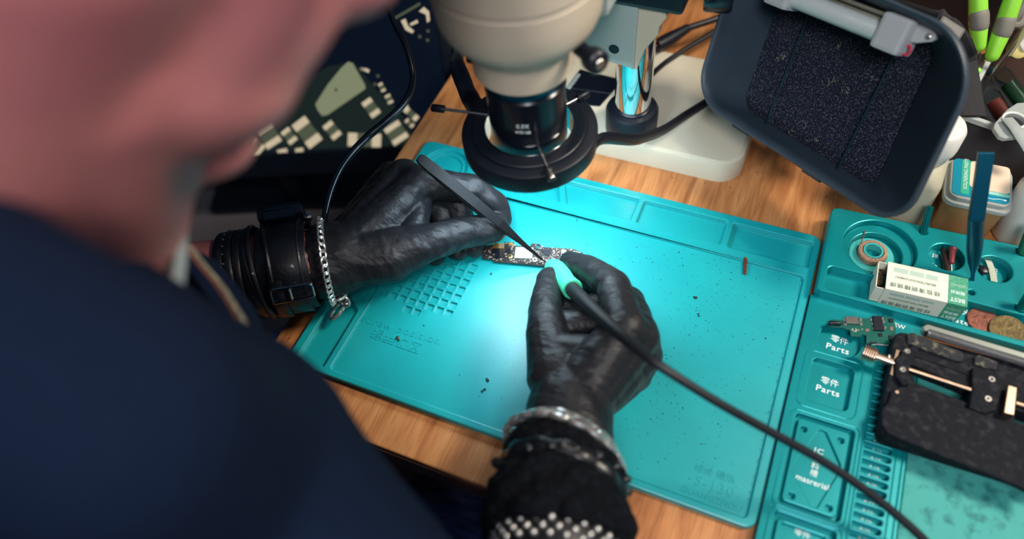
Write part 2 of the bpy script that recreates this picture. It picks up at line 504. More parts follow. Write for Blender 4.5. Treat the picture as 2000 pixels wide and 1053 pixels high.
# dirt crumbs: the ones big enough to point at, then the dust nobody could count
M_dirt = mat('dark_crumb', (22, 34, 36), 0.8)
crumbs = [((1360, 581), 0.0028, 'dark flake right of the soldering hand, larger of the two'),
          ((1363, 615), 0.0018, 'small dark flake below the larger flake on the mat'),
          ((960, 535), 0.0017, 'dark speck on the mat between the board and the square cups'),
          ((828, 636), 0.0012, 'dark round speck under the square cups on the mat'),
          ((1127, 431), 0.0012, 'dark speck above the circuit board near the mat ruler'),
          ((951, 742), 0.0028, 'dark angled flake left of the right wrist on the mat'),
          ((944, 764), 0.0026, 'dark smear-like flake nearest the front edge of the mat')]
for (p, r, lab) in crumbs:
    q = at(p[0], p[1], 0.0031); b = MB(); 
    for k in range(3):
        b.sphere(q + V(random.uniform(-r, r) * .5, random.uniform(-r, r) * .5, r * 0.12), r * 0.5, 8, scale=(1, random.uniform(.4, .8), .3), R=Matrix.Rotation(random.uniform(0, 3), 3, 'Z'))
    tag(b.build('crumb', M_dirt), lab, 'crumb', 'dirt crumbs on the mat')
b = MB(); rs = random.Random(3)
for k in range(1100):
    x = min(0.342, max(0.04, 0.27 + rs.gauss(0, 0.055))); y = rs.uniform(0.012, 0.20)
    r = abs(rs.gauss(0, 0.00013)) + 0.00008
    a = rs.uniform(0, 3); c, s_ = math.cos(a), math.sin(a); l = r * rs.uniform(1, 2.6)
    b.add([(x + c * l, y + s_ * l, 0.00315), (x - s_ * r, y + c * r, 0.00315), (x - c * l, y - s_ * l, 0.00315), (x + s_ * r, y - c * r, 0.00315), (x, y, 0.00315 + r)], [(0, 1, 4), (1, 2, 4), (2, 3, 4), (3, 0, 4)])
tag(b.build('dust', M_dirt), 'fine dark dust sprinkled over the right half of the mat', 'dust', kind='stuff')
b = MB(); rs = random.Random(9)
for (px, py) in ((1392, 344), (1427, 366), (1614, 384), (1478, 337), (1313, 347), (1377, 357), (862, 270), (565, 661), (1377, 337)):
    q = at(px, py, 0.0004); b.sphere(q, 0.0008, 8, scale=(1, .5, .3), R=Matrix.Rotation(rs.uniform(0, 3), 3, 'Z'))
tag(b.build('desk_crumb', M_dirt), 'tiny dark crumbs scattered on the bare wood of the workbench', 'crumbs', kind='stuff')
# ------------------------------------------------------------------ circuit board on the mat
brd = root('circuit_board', 'narrow black phone circuit board between the tweezers and soldering iron', 'circuit board', at(1040, 497, 0.0031))
M_pcb = mat('dark_pcb', (34, 32, 36), 0.4, var=0.8, vscale=900, vrgb=(84, 74, 66), ramp=(0.5, 0.62))
M_gold = mat('gold_plate', (220, 180, 110), 0.3, metal=0.9)
M_tan = mat('tan_shield', (176, 158, 122), 0.4, metal=0.5)
M_shield = mat('tin_shield', (190, 190, 184), 0.32, metal=0.85)
M_chip = mat('chip_resin', (18, 22, 34), 0.35)
M_smd = mat('solder_beige', (212, 200, 180), 0.4, metal=0.2)
zb = 0.0062
PX = [(941, 504), (963, 507), (963, 510.5), (1061, 519), (1098, 517), (1136, 507), (1139, 494), (1119, 486), (1105, 485), (1060, 482.5), (1053, 476), (1038, 475.5), (1035, 481), (1020, 480.5), (1005, 479), (1004, 473), (986, 472.5), (984, 477), (965, 477), (946, 481)]
out = [(at(x, y, zb).x, at(x, y, zb).y) for x, y in PX]
b = MB(); b.plate(ccw(out), (), zb - 0.0012, zb, 0.0001); b.build('board', M_pcb, brd)
b = MB()
for x, y in ((950, 495), (1050, 490), (1128, 498), (1070, 512)):
    q = at(x, y, zb); b.cyl((q.x, q.y, 0.0032), (q.x, q.y, zb - 0.0011), 0.002, n=10)
b.build('underside_component', M_chip, brd)['kind'] = 'stuff'
def pxquad(mb, px, z0, h, bev=0.0001):
    mb.plate(ccw([(at(x, y, z0 + h).x, at(x, y, z0 + h).y) for x, y in px]), (), z0, z0 + h, bev)
def chip(px, h, m, name='chip', lab=None):
    b = MB(); pxquad(b, px, zb, h); return b.build(name, m, brd, label=lab)
chip([(1007, 482), (1042, 483.5), (1040.5, 492), (1005.5, 494)], 0.0011, M_shield, 'shield', 'upper half of the creased tin shield')
chip([(1005.5, 494), (1040.5, 492), (1039.5, 505), (1004, 504)], 0.0010, mat('tin_shield_dark', (172, 172, 170), 0.4, metal=0.8), 'shield', 'lower half of the creased tin shield')
chip([(966, 474.5), (974, 475), (972, 484.5), (960.5, 484.5)], 0.0010, M_gold, 'shield', 'gold shield')
chip([(974.5, 475), (985, 475.5), (984, 485), (973, 484.5)], 0.0010, M_tan, 'shield', 'tan shield')
chip([(962, 485), (976, 486), (975, 495), (960.5, 493.5)], 0.0009, M_chip)
chip([(988.5, 484.5), (998, 485), (997, 493), (987.5, 492.5)], 0.0009, M_chip)
chip([(967, 496), (976.5, 497), (975, 504.5), (966, 503)], 0.0009, M_chip)
chip([(1057, 487), (1075, 488), (1074, 499), (1064, 497)], 0.0009, M_chip)
chip([(1097, 487), (1106, 488), (1105, 495), (1096, 494)], 0.0008, M_shield)
chip([(1119, 490), (1134, 493), (1133.5, 498), (1118, 495)], 0.0008, M_smd, 'connector')
chip([(993, 474), (1001, 474), (1001, 478), (993, 478)], 0.0009, M_gold, 'contact')
chip([(1047, 480), (1055, 481), (1053, 487), (1046, 485)], 0.0009, mat('teal_chip', (20, 90, 100), .4), 'chip', 'teal chip')
for (x, y, r) in ((996.5, 501, 0.0021), (1044.5, 507.5, 0.0021)):
    q = at(x, y, zb); b = MB()
    b.lathe([(r * 0.45, 0), (r, 0), (r, 0.0004), (r * 0.85, 0.0006), (r * 0.5, 0.0006), (r * 0.45, 0.0002)], q, (0, 0, 1), 24)
    b.build('screw_ring', M_smd if x > 1000 else M_gold, brd, smooth=True)
rs = random.Random(5)
b = MB(); d1 = Vector((0.9348, 0.3551, 0)); d2 = Vector((-0.3551, 0.9348, 0)); R2 = Matrix((d1, d2, Vector((0, 0, 1)))).transposed()
b2 = MB()
n = 0
poly = PX
def inside(x, y):
    c = False
    for i in range(len(poly)):
        (x0, y0), (x1, y1) = poly[i], poly[i - 1]
        if (y0 > y) != (y1 > y) and x < (x1 - x0) * (y - y0) / (y1 - y0) + x0: c = not c
    return c
big = [(1003, 481, 1043, 506), (959, 473, 987, 497), (987, 483, 999, 494), (965, 495, 978, 505), (1055, 486, 1077, 500), (990, 495, 1003, 508), (1038, 502, 1051, 514), (1117, 488, 1136, 499)]
while n < 330:
    x = rs.uniform(942, 1138); y = rs.uniform(473, 518)
    if not inside(x, y) or not inside(x + 2, y + 1.5) or not inside(x - 2, y - 1.5) or any(x0 < x < x1 and y0 < y < y1 for x0, y0, x1, y1 in big): continue
    q = at(x, y, zb); s = rs.uniform(0.0003, 0.0007)
    bb = b if rs.random() < 0.62 else b2
    bb.box(q + V(0, 0, 0.0002), (s * rs.choice((1, 2.2)), s, 0.0004), R2); n += 1
b.build('solder_joint', M_smd, brd)['kind'] = 'stuff'
b2.build('small_component', M_chip, brd)['kind'] = 'stuff'

# copper spring strip and loose screw lying on the mat
cs = root('contact_strip', 'thin copper-coloured contact strip lying on the right of the mat', 'contact strip', at(1455, 520, 0.003))
M_cop = mat('copper', (150, 84, 62), 0.4, metal=0.7)
p0, p1 = at(1456, 503, 0.0056), at(1454, 536, 0.0038)
b = MB(); b.tube([p0, p1], 0.0009, 8, flat=(1.3, .5), ref=(1, 0, 0)); b.build('strip', M_cop, cs)
for k in range(8):
    b = MB(); q = p0.lerp(p1, 0.14 + k * 0.115); b.box(q + V(0, 0, .0004), (0.0028, 0.0011, 0.0005), bev=0.0001); b.build('rung', mat('copper_dark', (92, 54, 44), .5, metal=.5) if k == 0 else bpy.data.materials['copper_dark'], cs)
ls = root('loose_screw', 'tiny loose screw lying on the screw position lettering', 'screw', at(778, 660, 0.003))
q = at(776, 659, 0.0042); ax = V(1, -0.55, 0).normalized()
b = MB(); b.lathe([(0, 0), (0.0013, 0), (0.0013, 0.0006), (0.0006, 0.0009), (0.0006, 0.0034), (0, 0.0038)], q, ax, 12); b.build('shank', M_brass, ls, smooth=True)
b = MB(); b.lathe([(0, -0.0004), (0.0014, -0.0002), (0.0014, 0.0005), (0, 0.0006)], q, ax, 12); b.build('head', M_blackm, ls, smooth=True)

# ------------------------------------------------------------------ tweezers
TT, TE = at(1066, 513, 0.0075), at(817, 307, 0.092)
ax = (TE - TT).normalized()
side_ = ax.cross(V(0, 0, 1)).normalized(); side_ = (side_ * 0.35 + ax.cross(side_) * 0.94).normalized()   # blade gap direction
wid = ax.cross(side_).normalized()
tw = root('tweezers', 'matt black pointed tweezers held in the left glove', 'tweezers', TT)
L = (TE - TT).length
M_tw = mat('black_tweezer', (7, 9, 13), 0.5, metal=0.0, spec=0.2)
for sgn in (-1, 1):
    b = MB(); prof = [(0.0, .0003, .0004, 0), (0.012, .0009, .0006, .0006), (0.026, .0015, .0007, .0016), (0.034, .0020, .0009, .0022), (0.05, .0034, .0011, .0034), (0.075, .0040, .0011, .0036), (0.10, .0042, .0011, .0026), (0.118, .0042, .0010, .0010), (L - .003, .0038, .0010, .0007), (L, .0026, .0009, .0006)]
    vs = []; fs = []
    for (d, hw, th, gp) in prof:
        c = TT + ax * d + side_ * (sgn * (gp + th))
        vs += [c + wid * hw - side_ * th * .9, c + wid * hw + side_ * th * .6, c + side_ * th, c - wid * hw + side_ * th * .6, c - wid * hw - side_ * th * .9]
    m_ = len(prof)
    for i in range(m_ - 1):
        for k in range(5):
            k2 = (k + 1) % 5; fs.append((i * 5 + k, i * 5 + k2, (i + 1) * 5 + k2, (i + 1) * 5 + k))
    fs.append(tuple(range(5))); fs.append(tuple((m_ - 1) * 5 + k for k in range(5)))
    b.add(vs, fs); b.build('blade', M_tw, tw, bevel=0.0002)
# ------------------------------------------------------------------ soldering iron
si = root('soldering_iron', 'soldering iron with mint green grip in the right glove', 'soldering iron', at(1063, 513, 0.007))
s0 = at(1062, 513, 0.0085); g0 = at(1079, 521, 0.020); g1 = at(1119, 566, 0.052)
gx = (g1 - g0).normalized()
M_mint = mat('mint_grip', (70, 208, 160), 0.45)
b = MB(); b.lathe([(0, 0), (0.0003, 0.0002), (0.0012, 0.004), (0.0016, 0.009), (0.0016, (g0 - s0).length + .004), (0, (g0 - s0).length + .004)], s0, g0 - s0, 16); b.build('tip', M_steel, si, smooth=True)
b = MB(); b.lathe([(0, -.003), (0.0040, -.0028), (0.0058, -.0012), (0.0064, 0.0004), (0.0064, .002), (0, .002)], g0, gx, 28); b.build('ferrule', mat('pale_ferrule', (190, 226, 222), .35), si, smooth=True)
Lg = (g1 - g0).length
b = MB(); b.lathe([(0, 0), (0.0064, 0), (0.0078, Lg * .10), (0.0086, Lg * .25), (0.0080, Lg * .48), (0.0068, Lg * .72), (0.0072, Lg * .88), (0.0076, Lg * .97), (0.0070, Lg), (0.0052, Lg), (0, Lg - .002)], g0, gx, 32); b.build('grip', M_mint, si, smooth=True)
path = [g1 - gx * .004, at(1130, 578, 0.066), at(1165, 612, 0.086), at(1210, 652, 0.104), at(1250, 686, 0.112), at(1300, 722, 0.113), at(1400, 785, 0.098), at(1500, 841, 0.078), at(1600, 897, 0.058), at(1680, 950, 0.044), at(1750, 1005, 0.032), at(1810, 1060, 0.022), at(1860, 1120, 0.012)]
P = catmull(path, 8)
rad = []
for i, p in enumerate(P):
    t = i / 8
    rad.append(0.0053 if t < 1 else (0.0053 - 0.0022 * min(1, (t - 1) / 3)) if t < 4 else max(0.0026, 0.0031 - 0.0003 * (t - 4)))
b = MB(); b.tube(P, rad, 14); b.build('cable', mat('black_rubber', (20, 24, 30), .5), si, smooth=True)
# ------------------------------------------------------------------ stereo microscope
AX = V(0.141, 0.166, 0)
sc = root('microscope', 'cream stereo microscope on a chrome pole and pale flat base', 'microscope', (0.176, 0.34, 0))
b = MB(); b.plate(rrect(0.078, 0.2785, 0.2755, 0.407, 0.021, 8), (), 0.0, 0.021, 0.0045); b.build('base', M_base, sc, smooth=True, auto=30)
PO = V(0.176, 0.2985, 0)
b = MB(); b.lathe([(0, 0.0205), (0.0215, 0.0205), (0.0222, 0.022), (0.0222, 0.042), (0.0205, 0.045), (0.0165, 0.046), (0.0162, 0.0475), (0, 0.0475)], PO, (0, 0, 1), 48); b.build('pole_collar', M_black, sc, smooth=True)
b = MB(); q = PO + V(0.006, -0.0218, 0.032); b.cyl(q, q + V(0.0004, -0.0012, 0), 0.0016, n=12); b.build('set_screw', M_blackm, sc, smooth=True)
b = MB(); b.cyl(PO + V(0, 0, .046), PO + V(0, 0, .36), 0.0152, n=48, bev=.001); b.build('pole', M_chrome, sc, smooth=True)
# focus arm bracket: front plate and a cream cheek beside it, both in front of the pole
MY = Matrix(((1, 0, 0, 0), (0, 0, -1, 0), (0, 1, 0, 0), (0, 0, 0, 1)))          # local x, y -> world x, z; local z -> towards the front
def yplate(px, y, th, bev):
    m = MB(M=MY); m.plate(ccw([(lambda p: (p.x, p.z))(on_plane(q[0], q[1], V(0, y, 0), V(0, -1, 0))) for q in px]), (), -y - th, -y, bev); return m
arm = yplate([(1110, 96), (1175, 117), (1237, 135.5), (1246, 26), (1246, -20), (1110, -20)], 0.2690, .010, .0008).build('focus_arm', M_bracket, sc)
yplate([(1232, 136), (1243, 137), (1259, 99), (1285, 70), (1287, 55), (1301, 37), (1301, 10), (1240, 10)], 0.2712, .0095, .0012).build('cheek', M_cream, sc)
hq = on_plane(1199, 96, V(0, 0.2690, 0), V(0, -1, 0))
XR = on_plane(1243, 137, V(0, 0.269, 0), V(0, -1, 0)).x
b = MB(); b.lathe([(0, 0.0002), (0.0040, 0.0002), (0.0042, -0.0004), (0, -0.0004)], hq, (0, -1, 0), 24); b.build('hole_shade_disc', M_black, sc, smooth=True, label='dark disc painted as the shade inside a screw hole')  # no bored hole: its shade is a flat black disc on the plate
bz = on_plane(1262, 22, V(0, 0.268, 0), V(0, -1, 0)).z
b = MB(); b.box((XR - 0.016, 0.294, bz + 0.024), (0.092, 0.052, 0.048), bev=0.004); b.build('focus_block', M_black, sc)
b = MB(); b.lathe([(0, 0), (0.011, 0), (0.011, 0.012), (0.0185, 0.013), (0.0195, 0.015), (0.0195, 0.030), (0.018, 0.032), (0, 0.033)], (XR + 0.026, 0.292, bz + 0.012), (1, 0.15, 0), 40); b.build('focus_knob', M_blackg, sc, smooth=True)
b = MB(); b.box((XR - 0.030, 0.242, bz + 0.055), (0.050, 0.060, 0.05), bev=0.006); b.build('head_carrier', M_bracket, sc)
# head and objective: turned bodies about the vertical axis
b = MB(); b.lathe([(0, .187), (0.0300, .187), (0.0312, .1885), (0.0314, .205), (0.0330, .2065), (0.0335, .208), (0.0400, .2155), (0.0455, .2225), (0.0478, .229), (0.0490, .240), (0.0495, .2515), (0.0488, .2526), (0.0488, .2542), (0.0505, .2555), (0.0515, .275), (0.052, .300), (0.050, .312), (0.035, .32), (0, .322)], AX, (0, 0, 1), 72)
b.build('head_body', M_cream, sc, smooth=True, auto=24)
b = MB(); b.lathe([(0, .1765), (0.0240, .1765), (0.0240, .188), (0, .188)], AX, (0, 0, 1), 56); b.build('lens_mount', M_anod_b, sc, smooth=True, label='glossy teal lens mount')
b = MB(); b.lathe([(0, .126), (0.0250, .126), (0.0258, .128), (0.0258, .140), (0.0258, .171), (0.0262, .1715), (0.0262, .176), (0.0250, .177), (0, .177)], AX, (0, 0, 1), 64); b.build('objective', M_blackg, sc, smooth=True)
# marking on the objective, wrapped on the barrel
th = math.atan2(CP.y - AX.y, CP.x - AX.x) - 0.16
nrm = V(math.cos(th), math.sin(th), 0); tx = V(-math.sin(th), math.cos(th), 0)
text('0.5X', 0.0042, M_white, sc, AX + nrm * 0.0259 + V(0, 0, 0.1585), tx, (0, 0, 1), depth=0.0002, bold=.0004)
text('WD165', 0.0030, M_white, sc, AX + nrm * 0.0259 + V(0, 0, 0.1535), tx, (0, 0, 1), depth=0.0002, bold=.0003)
kc = atd(1157, 114, 0.424); kd = V(0.72, -0.55, 0.1).normalized()
b = MB(); b.lathe([(0, -.014), (0.0045, -.014), (0.0045, -.003), (0.0066, -.002), (0.0072, 0), (0.0072, .006), (0.0060, .0072), (0, .0072)], kc, kd, 28); b.build('zoom_knob', M_black, sc, smooth=True)
b = MB(); b.cyl(kc + kd * .0072, kc + kd * .0085, 0.0032, n=16, bev=.0004); b.build('knob_cap', M_steel, sc, smooth=True)
lc = AX + V(-0.0305, -0.004, 0.1965)
b = MB(); b.box(lc, (0.006, 0.016, 0.016), bev=.001); b.build('side_port', M_black, sc)
for s in (-1, 1):
    p0 = V(0.141 + s * 0.020, 0.150, 0.305); d = V(s * 0.06, -0.82, 0.57).normalized()
    b = MB(); b.lathe([(0, 0), (0.0165, 0), (0.0165, 0.035), (0.0150, 0.037), (0.0150, 0.052), (0.0172, 0.054), (0.0172, 0.064), (0.012, 0.066), (0, 0.065)], p0, d, 32); b.build('eyepiece', M_black, sc, smooth=True)

# ring light clamped on the objective
rl = root('ring_light', 'black LED ring light clamped round the microscope objective', 'ring light', AX + V(0, 0, .117))
M_led = mat('led_diffuser', (240, 250, 255), 0.5, emit=(214, 240, 255), estr=60)
b = MB(); b.lathe([(0.0300, .1335), (0.0300, .1175), (0.0305, .1170), (0.0440, .1168), (0.0458, .1185), (0.0462, .1205), (0.0462, .1312), (0.0458, .1324), (0.0448, .1330), (0.0392, .1334), (0.0386, .1350), (0.0380, .1354), (0.0322, .1356), (0.0304, .1350), (0.0300, .1335)], AX, (0, 0, 1), 80)
b.build('housing', M_black, rl, smooth=True, auto=30)
b = MB(); b.lathe([(0.0296, .1365), (0.0301, .1365), (0.0301, .1175), (0.0296, .1175), (0.0296, .1365)], AX, (0, 0, 1), 64); b.build('inner_sleeve', M_chrome, rl, smooth=True, label='shiny inner sleeve')
b = MB(); b.lathe([(0.0318, .11675), (0.0432, .11665), (0.0432, .1172), (0.0318, .1172), (0.0318, .11675)], AX, (0, 0, 1), 64); b.build('led_diffuser', M_led, rl)
def thumbscrew(p_in, p_out, r=0.0028, mhead=M_black):
    d = (p_out - p_in).normalized(); L = (p_out - p_in).length
    b = MB(); b.lathe([(0, 0), (0.0011, 0), (0.0011, L - .0085), (0, L - .0085)], p_in, d, 12); s_ = b.build('thumb_screw', M_steel, rl, smooth=True)
    b = MB(); b.lathe([(0, L - .0095), (r * .9, L - .0095), (r, L - .0088), (r, L - .0008), (r * .8, L), (0, L)], p_in, d, 18); b.build('screw_head', mhead, s_, smooth=True)
c0 = AX + V(0, 0, .1355)
thumbscrew(c0 + V(-0.024, 0.001, 0), c0 + V(-0.071, -.005, 0))
dq = V(0.62, -0.78, 0).normalized()
thumbscrew(c0 + dq * 0.024, c0 + dq * 0.0520 + V(0, 0, -0.001), 0.0030, M_steel)
thumbscrew(c0 + V(0.02, 0.03, 0).normalized() * 0.024, c0 + V(0.02, 0.03, 0).normalized() * 0.05)
rc = MB()
P = catmull([AX + V(.043, .006, .1235), at(1180, 270, 0.118), at(1238, 272, .088), at(1292, 256, .055), at(1340, 225, .036), at(1390, 193, .029), at(1430, 165, .027), at(1470, 130, .026)], 10)
rc.tube(P, 0.0040, 12, flat=(1.15, .75), ref=(0, 0, 1)); rc.build('power_cable', M_black, rl, smooth=True)
P = catmull([AX + V(-.044, .012, .124), at(921, 196, .10), at(905, 160, .10), at(893, 118, .105), at(900, 70, .12), at(930, 20, .14), AX + V(-0.02, 0.045, .215)], 10)
rc = MB(); rc.tube(P, 0.0048, 10, flat=(1.5, .7), ref=(0, 1, 0)); rc.build('strain_relief', M_black, rl, smooth=True)

# black steel ruler lying on the base behind the ring light
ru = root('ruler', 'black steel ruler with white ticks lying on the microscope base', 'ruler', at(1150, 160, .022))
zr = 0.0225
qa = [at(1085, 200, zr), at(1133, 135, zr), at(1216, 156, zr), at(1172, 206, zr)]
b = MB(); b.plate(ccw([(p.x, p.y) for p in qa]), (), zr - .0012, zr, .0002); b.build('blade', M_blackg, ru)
b = MB(); e0, e1 = at(1087, 197, zr), at(1133, 136, zr); dd = (e1 - e0).normalized(); pp = V(dd.y, -dd.x, 0)
for k in range(40):
    q = e0 + dd * (0.0015 + k * 0.001)
    if (q - e0).length > (e1 - e0).length: break
    b.box(q + pp * 0.0022 + V(0, 0, .0001), (0.0032 if k % 5 else 0.0045, 0.00025, 0.0002), frame((0, 0, 1), pp))
b.build('tick', M_white, ru)['kind'] = 'stuff'
b = MB(); e0, e1 = at(1112, 172, zr), at(1200, 184, zr); b.tube([e0, e1], .0002, 6); b.build('scribed_line', M_steel, ru)

# cords running behind the base
for nm, pts, r, lab in (('power_cord', [(1273, 146, .031), (1300, 122, .026), (1345, 92, .025), (1392, 64, .025), (1440, 30, .026)], .0024, 'thin black cord running from the chrome pole behind the smoke absorber'),
                        ('power_cord', [(1278, 92, .030), (1302, 80, .029), (1330, 60, .029), (1395, 38, .030), (1450, 15, .03)], .0031, 'thicker black cord with a moulded plug behind the chrome pole')):
    t = root(nm, lab, 'cord', at(*pts[0]))
    P = catmull([at(*p) for p in pts], 8)
    b = MB(); b.tube(P, r, 10); b.build('cord', M_black, t, smooth=True)
    if r > .003:
        b = MB(); b.tube([P[2], P[9], P[18]], [.0062, .0066, .0042], 14); b.build('plug', M_black, t, smooth=True)

# ------------------------------------------------------------------ smoke absorber
bl = at(1356, 178, .06)
U = V(0.82219908, -0.55648057, 0.11965808); UP = V(0.17564366, 0.44800687, 0.87660661); N = V(-0.54142218, -0.69972796, 0.46609312)
ME = Matrix((U, UP, N)).transposed().to_4x4(); ME.translation = bl
ex = root('smoke_absorber', 'black solder smoke absorber with open tray-like front and foam filter', 'smoke absorber', bl + U * .095 - N * .03)
def loft(loops, closed_end=True, M=None):
    m = MB(M=M); n = len(loops[0][0]); vs = []; fs = []
    for l, z in loops: vs += [(p[0], p[1], z) for p in l]
    for j in range(len(loops) - 1):
        for k in range(n):
            k2 = (k + 1) % n; fs.append((j * n + k, j * n + k2, (j + 1) * n + k2, (j + 1) * n + k))
    m.add(vs, fs, smooth=True)
    return m
def shear(l): return [(x - 0.12 * (y - 0.0) * (1 if y > 0 else 1), y) for x, y in l]
def rr4(x0, y0, x1, y1, r, n=10):
    pts = []
    for cx, cy, a, q in ((x1 - r[0], y0 + r[0], -90, r[0]), (x1 - r[1], y1 - r[1], 0, r[1]), (x0 + r[2], y1 - r[2], 90, r[2]), (x0 + r[3], y0 + r[3], 180, r[3])):
        for k in range(n + 1):
            t = math.radians(a + 90 * k / n); pts.append((cx + q * math.cos(t), cy + q * math.sin(t)))
    return pts
def RR(a): return shear(rr4(0.000 + a, -.006 + a, .202 - a, .118 - a, [max(x - a, .006) for x in (.026, .040, .034, .028)]))
def BK(a, r=.016): return shear(rrect(.021 + a, -.004 + a, .156 - a, .102 - a, r, 10))
loops = [(BK(-.004), -.046), (BK(-.006), -.040), (RR(.003), -.010), (RR(0), -.004), (RR(-.0002), -.001), (RR(.0012), .0008), (RR(.003), .0004), (RR(.0042), -.0015), (RR(.0055), -.004), (BK(.0, .013), -.037), (BK(.0015, .012), -.040)]
m = loft(loops, M=ME)
m.build('housing', mat('matt_black_abs', (42, 56, 68), .46, bump=.08, bscale=900, bdist=.0003, var=.35, vscale=40, vrgb=(58, 70, 78)), ex, smooth=True, auto=60)
M_foam = mat('carbon_foam', (26, 32, 46), .95, var=1.0, vscale=900, vrgb=(96, 98, 108), ramp=(.52, .68), bump=1.0, bscale=900, bdist=.002, spec=.2)
b = MB(M=ME); b.plate(ccw(BK(.001, .012)), (), -.046, -.0385, .001); b.build('foam_filter', M_foam, ex)
b = MB(M=ME); b.plate(rrect(.035, .015, .112, .088, .012), (), -.075, -.046, .004); b.build('fan_housing', M_black, ex)
def exuv(px, py, dn):
    p = on_plane(px, py, bl + N * dn, N) - bl
    return p.dot(U), p.dot(UP)
for (a, c) in (((1585, 15), (1483, 262)), ((1748, 105), (1620, 352))):
    p0 = exuv(*a, -.034); p1 = exuv(*c, -.030)
    b = MB(M=ME); b.tube([(*p0, -.034), (p0[0] * .5 + p1[0] * .5, p0[1] * .5 + p1[1] * .5, -.034), (*p1, -.034)], .0008, 8); w_ = b.build('guard_wire', mat('painted_wire', (24, 54, 66), .35, metal=.4) if 'painted_wire' not in bpy.data.materials else bpy.data.materials['painted_wire'], ex, smooth=True)
    b = MB(M=ME); b.box((p1[0] - .001, -.0068, -.018), (.017, .0035, .030), bev=.0008); b.build('filter_clip', M_black, ex)
# thread lint caught in the foam
b = MB(M=ME); rs = random.Random(2)
for (px, py, n_) in ((1625, 160, 9), (1527, 115, 6), (1548, 258, 4), (1640, 90, 3), (1570, 240, 4), (1700, 150, 5), (1650, 178, 5), (1592, 275, 4)):
    for k in range(n_):
        u, v = exuv(px + rs.gauss(0, 5), py + rs.gauss(0, 5), -.038); a = rs.uniform(0, 3); l = rs.uniform(.0006, .0016)
        b.tube([(u - l * math.cos(a), v - l * math.sin(a), -.0378), (u, v, -.0372), (u + l * math.cos(a + .4), v + l * math.sin(a + .4), -.0377)], .00011, 5)
b.build('lint', mat('lint', (190, 180, 150), .9), ex)['kind'] = 'stuff'
# lamp bar across the top of the opening
M_cap = mat('pale_grey_cap', (176, 182, 182), .45)
q0 = exuv(1548, -4, -.008); q1 = exuv(1726, 66, -.008)
lamp = MB(M=ME); lamp.cyl((*q0, -.010), (*q1, -.010), .0068, n=28); lamp.build('lamp_tube', mat('clear_tube', (196, 206, 204), .18, spec=.6), ex, smooth=True, label='pale tubular lamp')
lamp = MB(M=ME); du = Vector((q1[0] - q0[0], q1[1] - q0[1], 0)).normalized(); dv = Vector((-du.y, du.x, 0))
for o_, r_ in ((0.0062, .0022), (0.0105, .0016)):
    lamp.tube([Vector((*q0, -.012)) + dv * o_, Vector((*q1, -.012)) + dv * o_], r_, 8)
lamp.build('reflector_rail', mat('olive_rail', (120, 122, 108), .35, metal=.3), ex, smooth=True)
for q, s in ((q0, -1), (q1, 1)):
    R3 = Matrix((du, dv, Vector((0, 0, 1)))).transposed()
    cc = Vector((*q, -.010)) + du * (s * .008) + dv * .0025
    b = MB(M=ME); b.box(cc, (.021, .0235, .020), R3, bev=.0028); e_ = b.build('lamp_cap', M_cap, ex)
    b = MB(M=ME); b.plate(ccw([((cc + du * x + dv * y).x, (cc + du * x + dv * y).y) for x, y in ((s * .009, -.002), (s * .014, -.001), (s * .0225, .003), (s * .0245, .0055), (s * .0225, .0085), (s * .014, .011), (s * .009, .0115))]), (), -.0125, -.0100, .0006); b.build('mounting_ear', M_cap, e_)
    b = MB(M=ME); b.sphere(cc + du * (s * .0195) + dv * .0052 + V(0, 0, .0004), .0021, 14, scale=(1, 1, .5)); b.build('screw', M_steel, e_, smooth=True)
wq = Vector((*exuv(1763, 90, -.006), -.008))
b = MB(M=ME); b.tube(catmull([wq + du * -.002, wq + du * .003 + dv * .0012, wq + du * .0052 + dv * -.0008, wq + du * .0042 - dv * .0042, wq + du * .001 - dv * .0048], 8), .0008, 10); b.build('red_wire', mat('red_wire', (214, 44, 78), .4), ex, smooth=True)
b = MB(); f0 = bl + U * .085 - N * .115 + UP * .03
b.tube([bl + U * .085 - N * .07 + UP * .03, f0, V(f0.x, f0.y, .006)], .008, 14); b.lathe([(0, 0), (.028, 0), (.028, .004), (.012, .008), (0, .008)], V(f0.x, f0.y, 0.0), (0, 0, 1), 32); b.build('foot', M_black, ex, smooth=True)

# ------------------------------------------------------------------ monitor with the magnified board
mo = at(440, 305, -.1); e_ = at(800, 283, -.1); mu = (e_ - mo).normalized(); nh = V(mu.y, -mu.x, 0)
tl = math.radians(14); mup = V(0, 0, math.cos(tl)) - nh * math.sin(tl); mn = nh * math.cos(tl) + V(0, 0, math.sin(tl))
MM = Matrix((mu, mup, mn)).transposed().to_4x4(); MM.translation = mo
mon = root('monitor', 'dark monitor showing a magnified circuit board left of the workbench', 'monitor', (mo + mu * .05).to_tuple())
x0, x1, y1 = -.20, .262, .28
b = MB(M=MM); b.plate([(x0 - .012, -.030), (x1 + .010, -.030), (x1 + .010, y1 + .012), (x0 - .012, y1 + .012)], [[(x0, 0), (x1, 0), (x1, y1), (x0, y1)]], -.022, .002, .001); b.build('bezel', M_black, mon)
b = MB(M=MM); b.plate([(x0 - .001, -.001), (x1 + .001, -.001), (x1 + .001, y1 + .001), (x0 - .001, y1 + .001)], (), -.012, 0.0, 0); b.build('screen', mat('screen_dark', (8, 12, 20), .25, emit=(16, 27, 46), estr=.4), mon)
def em(n_, c, s): return mat(n_, (10, 10, 10), .4, emit=c, estr=s)
mats = [em('image_green', (40, 56, 54), .40), em('image_beige', (236, 218, 184), .68), em('image_cap', (112, 122, 96), .45), em('image_shield', (160, 168, 132), .58), em('image_dark', (26, 36, 44), .5)]
im = MB(M=MM)
def scr(px, py):
    p = on_plane(px, py, mo, mn) - mo
    return Vector((p.dot(mu), p.dot(mup), 0))
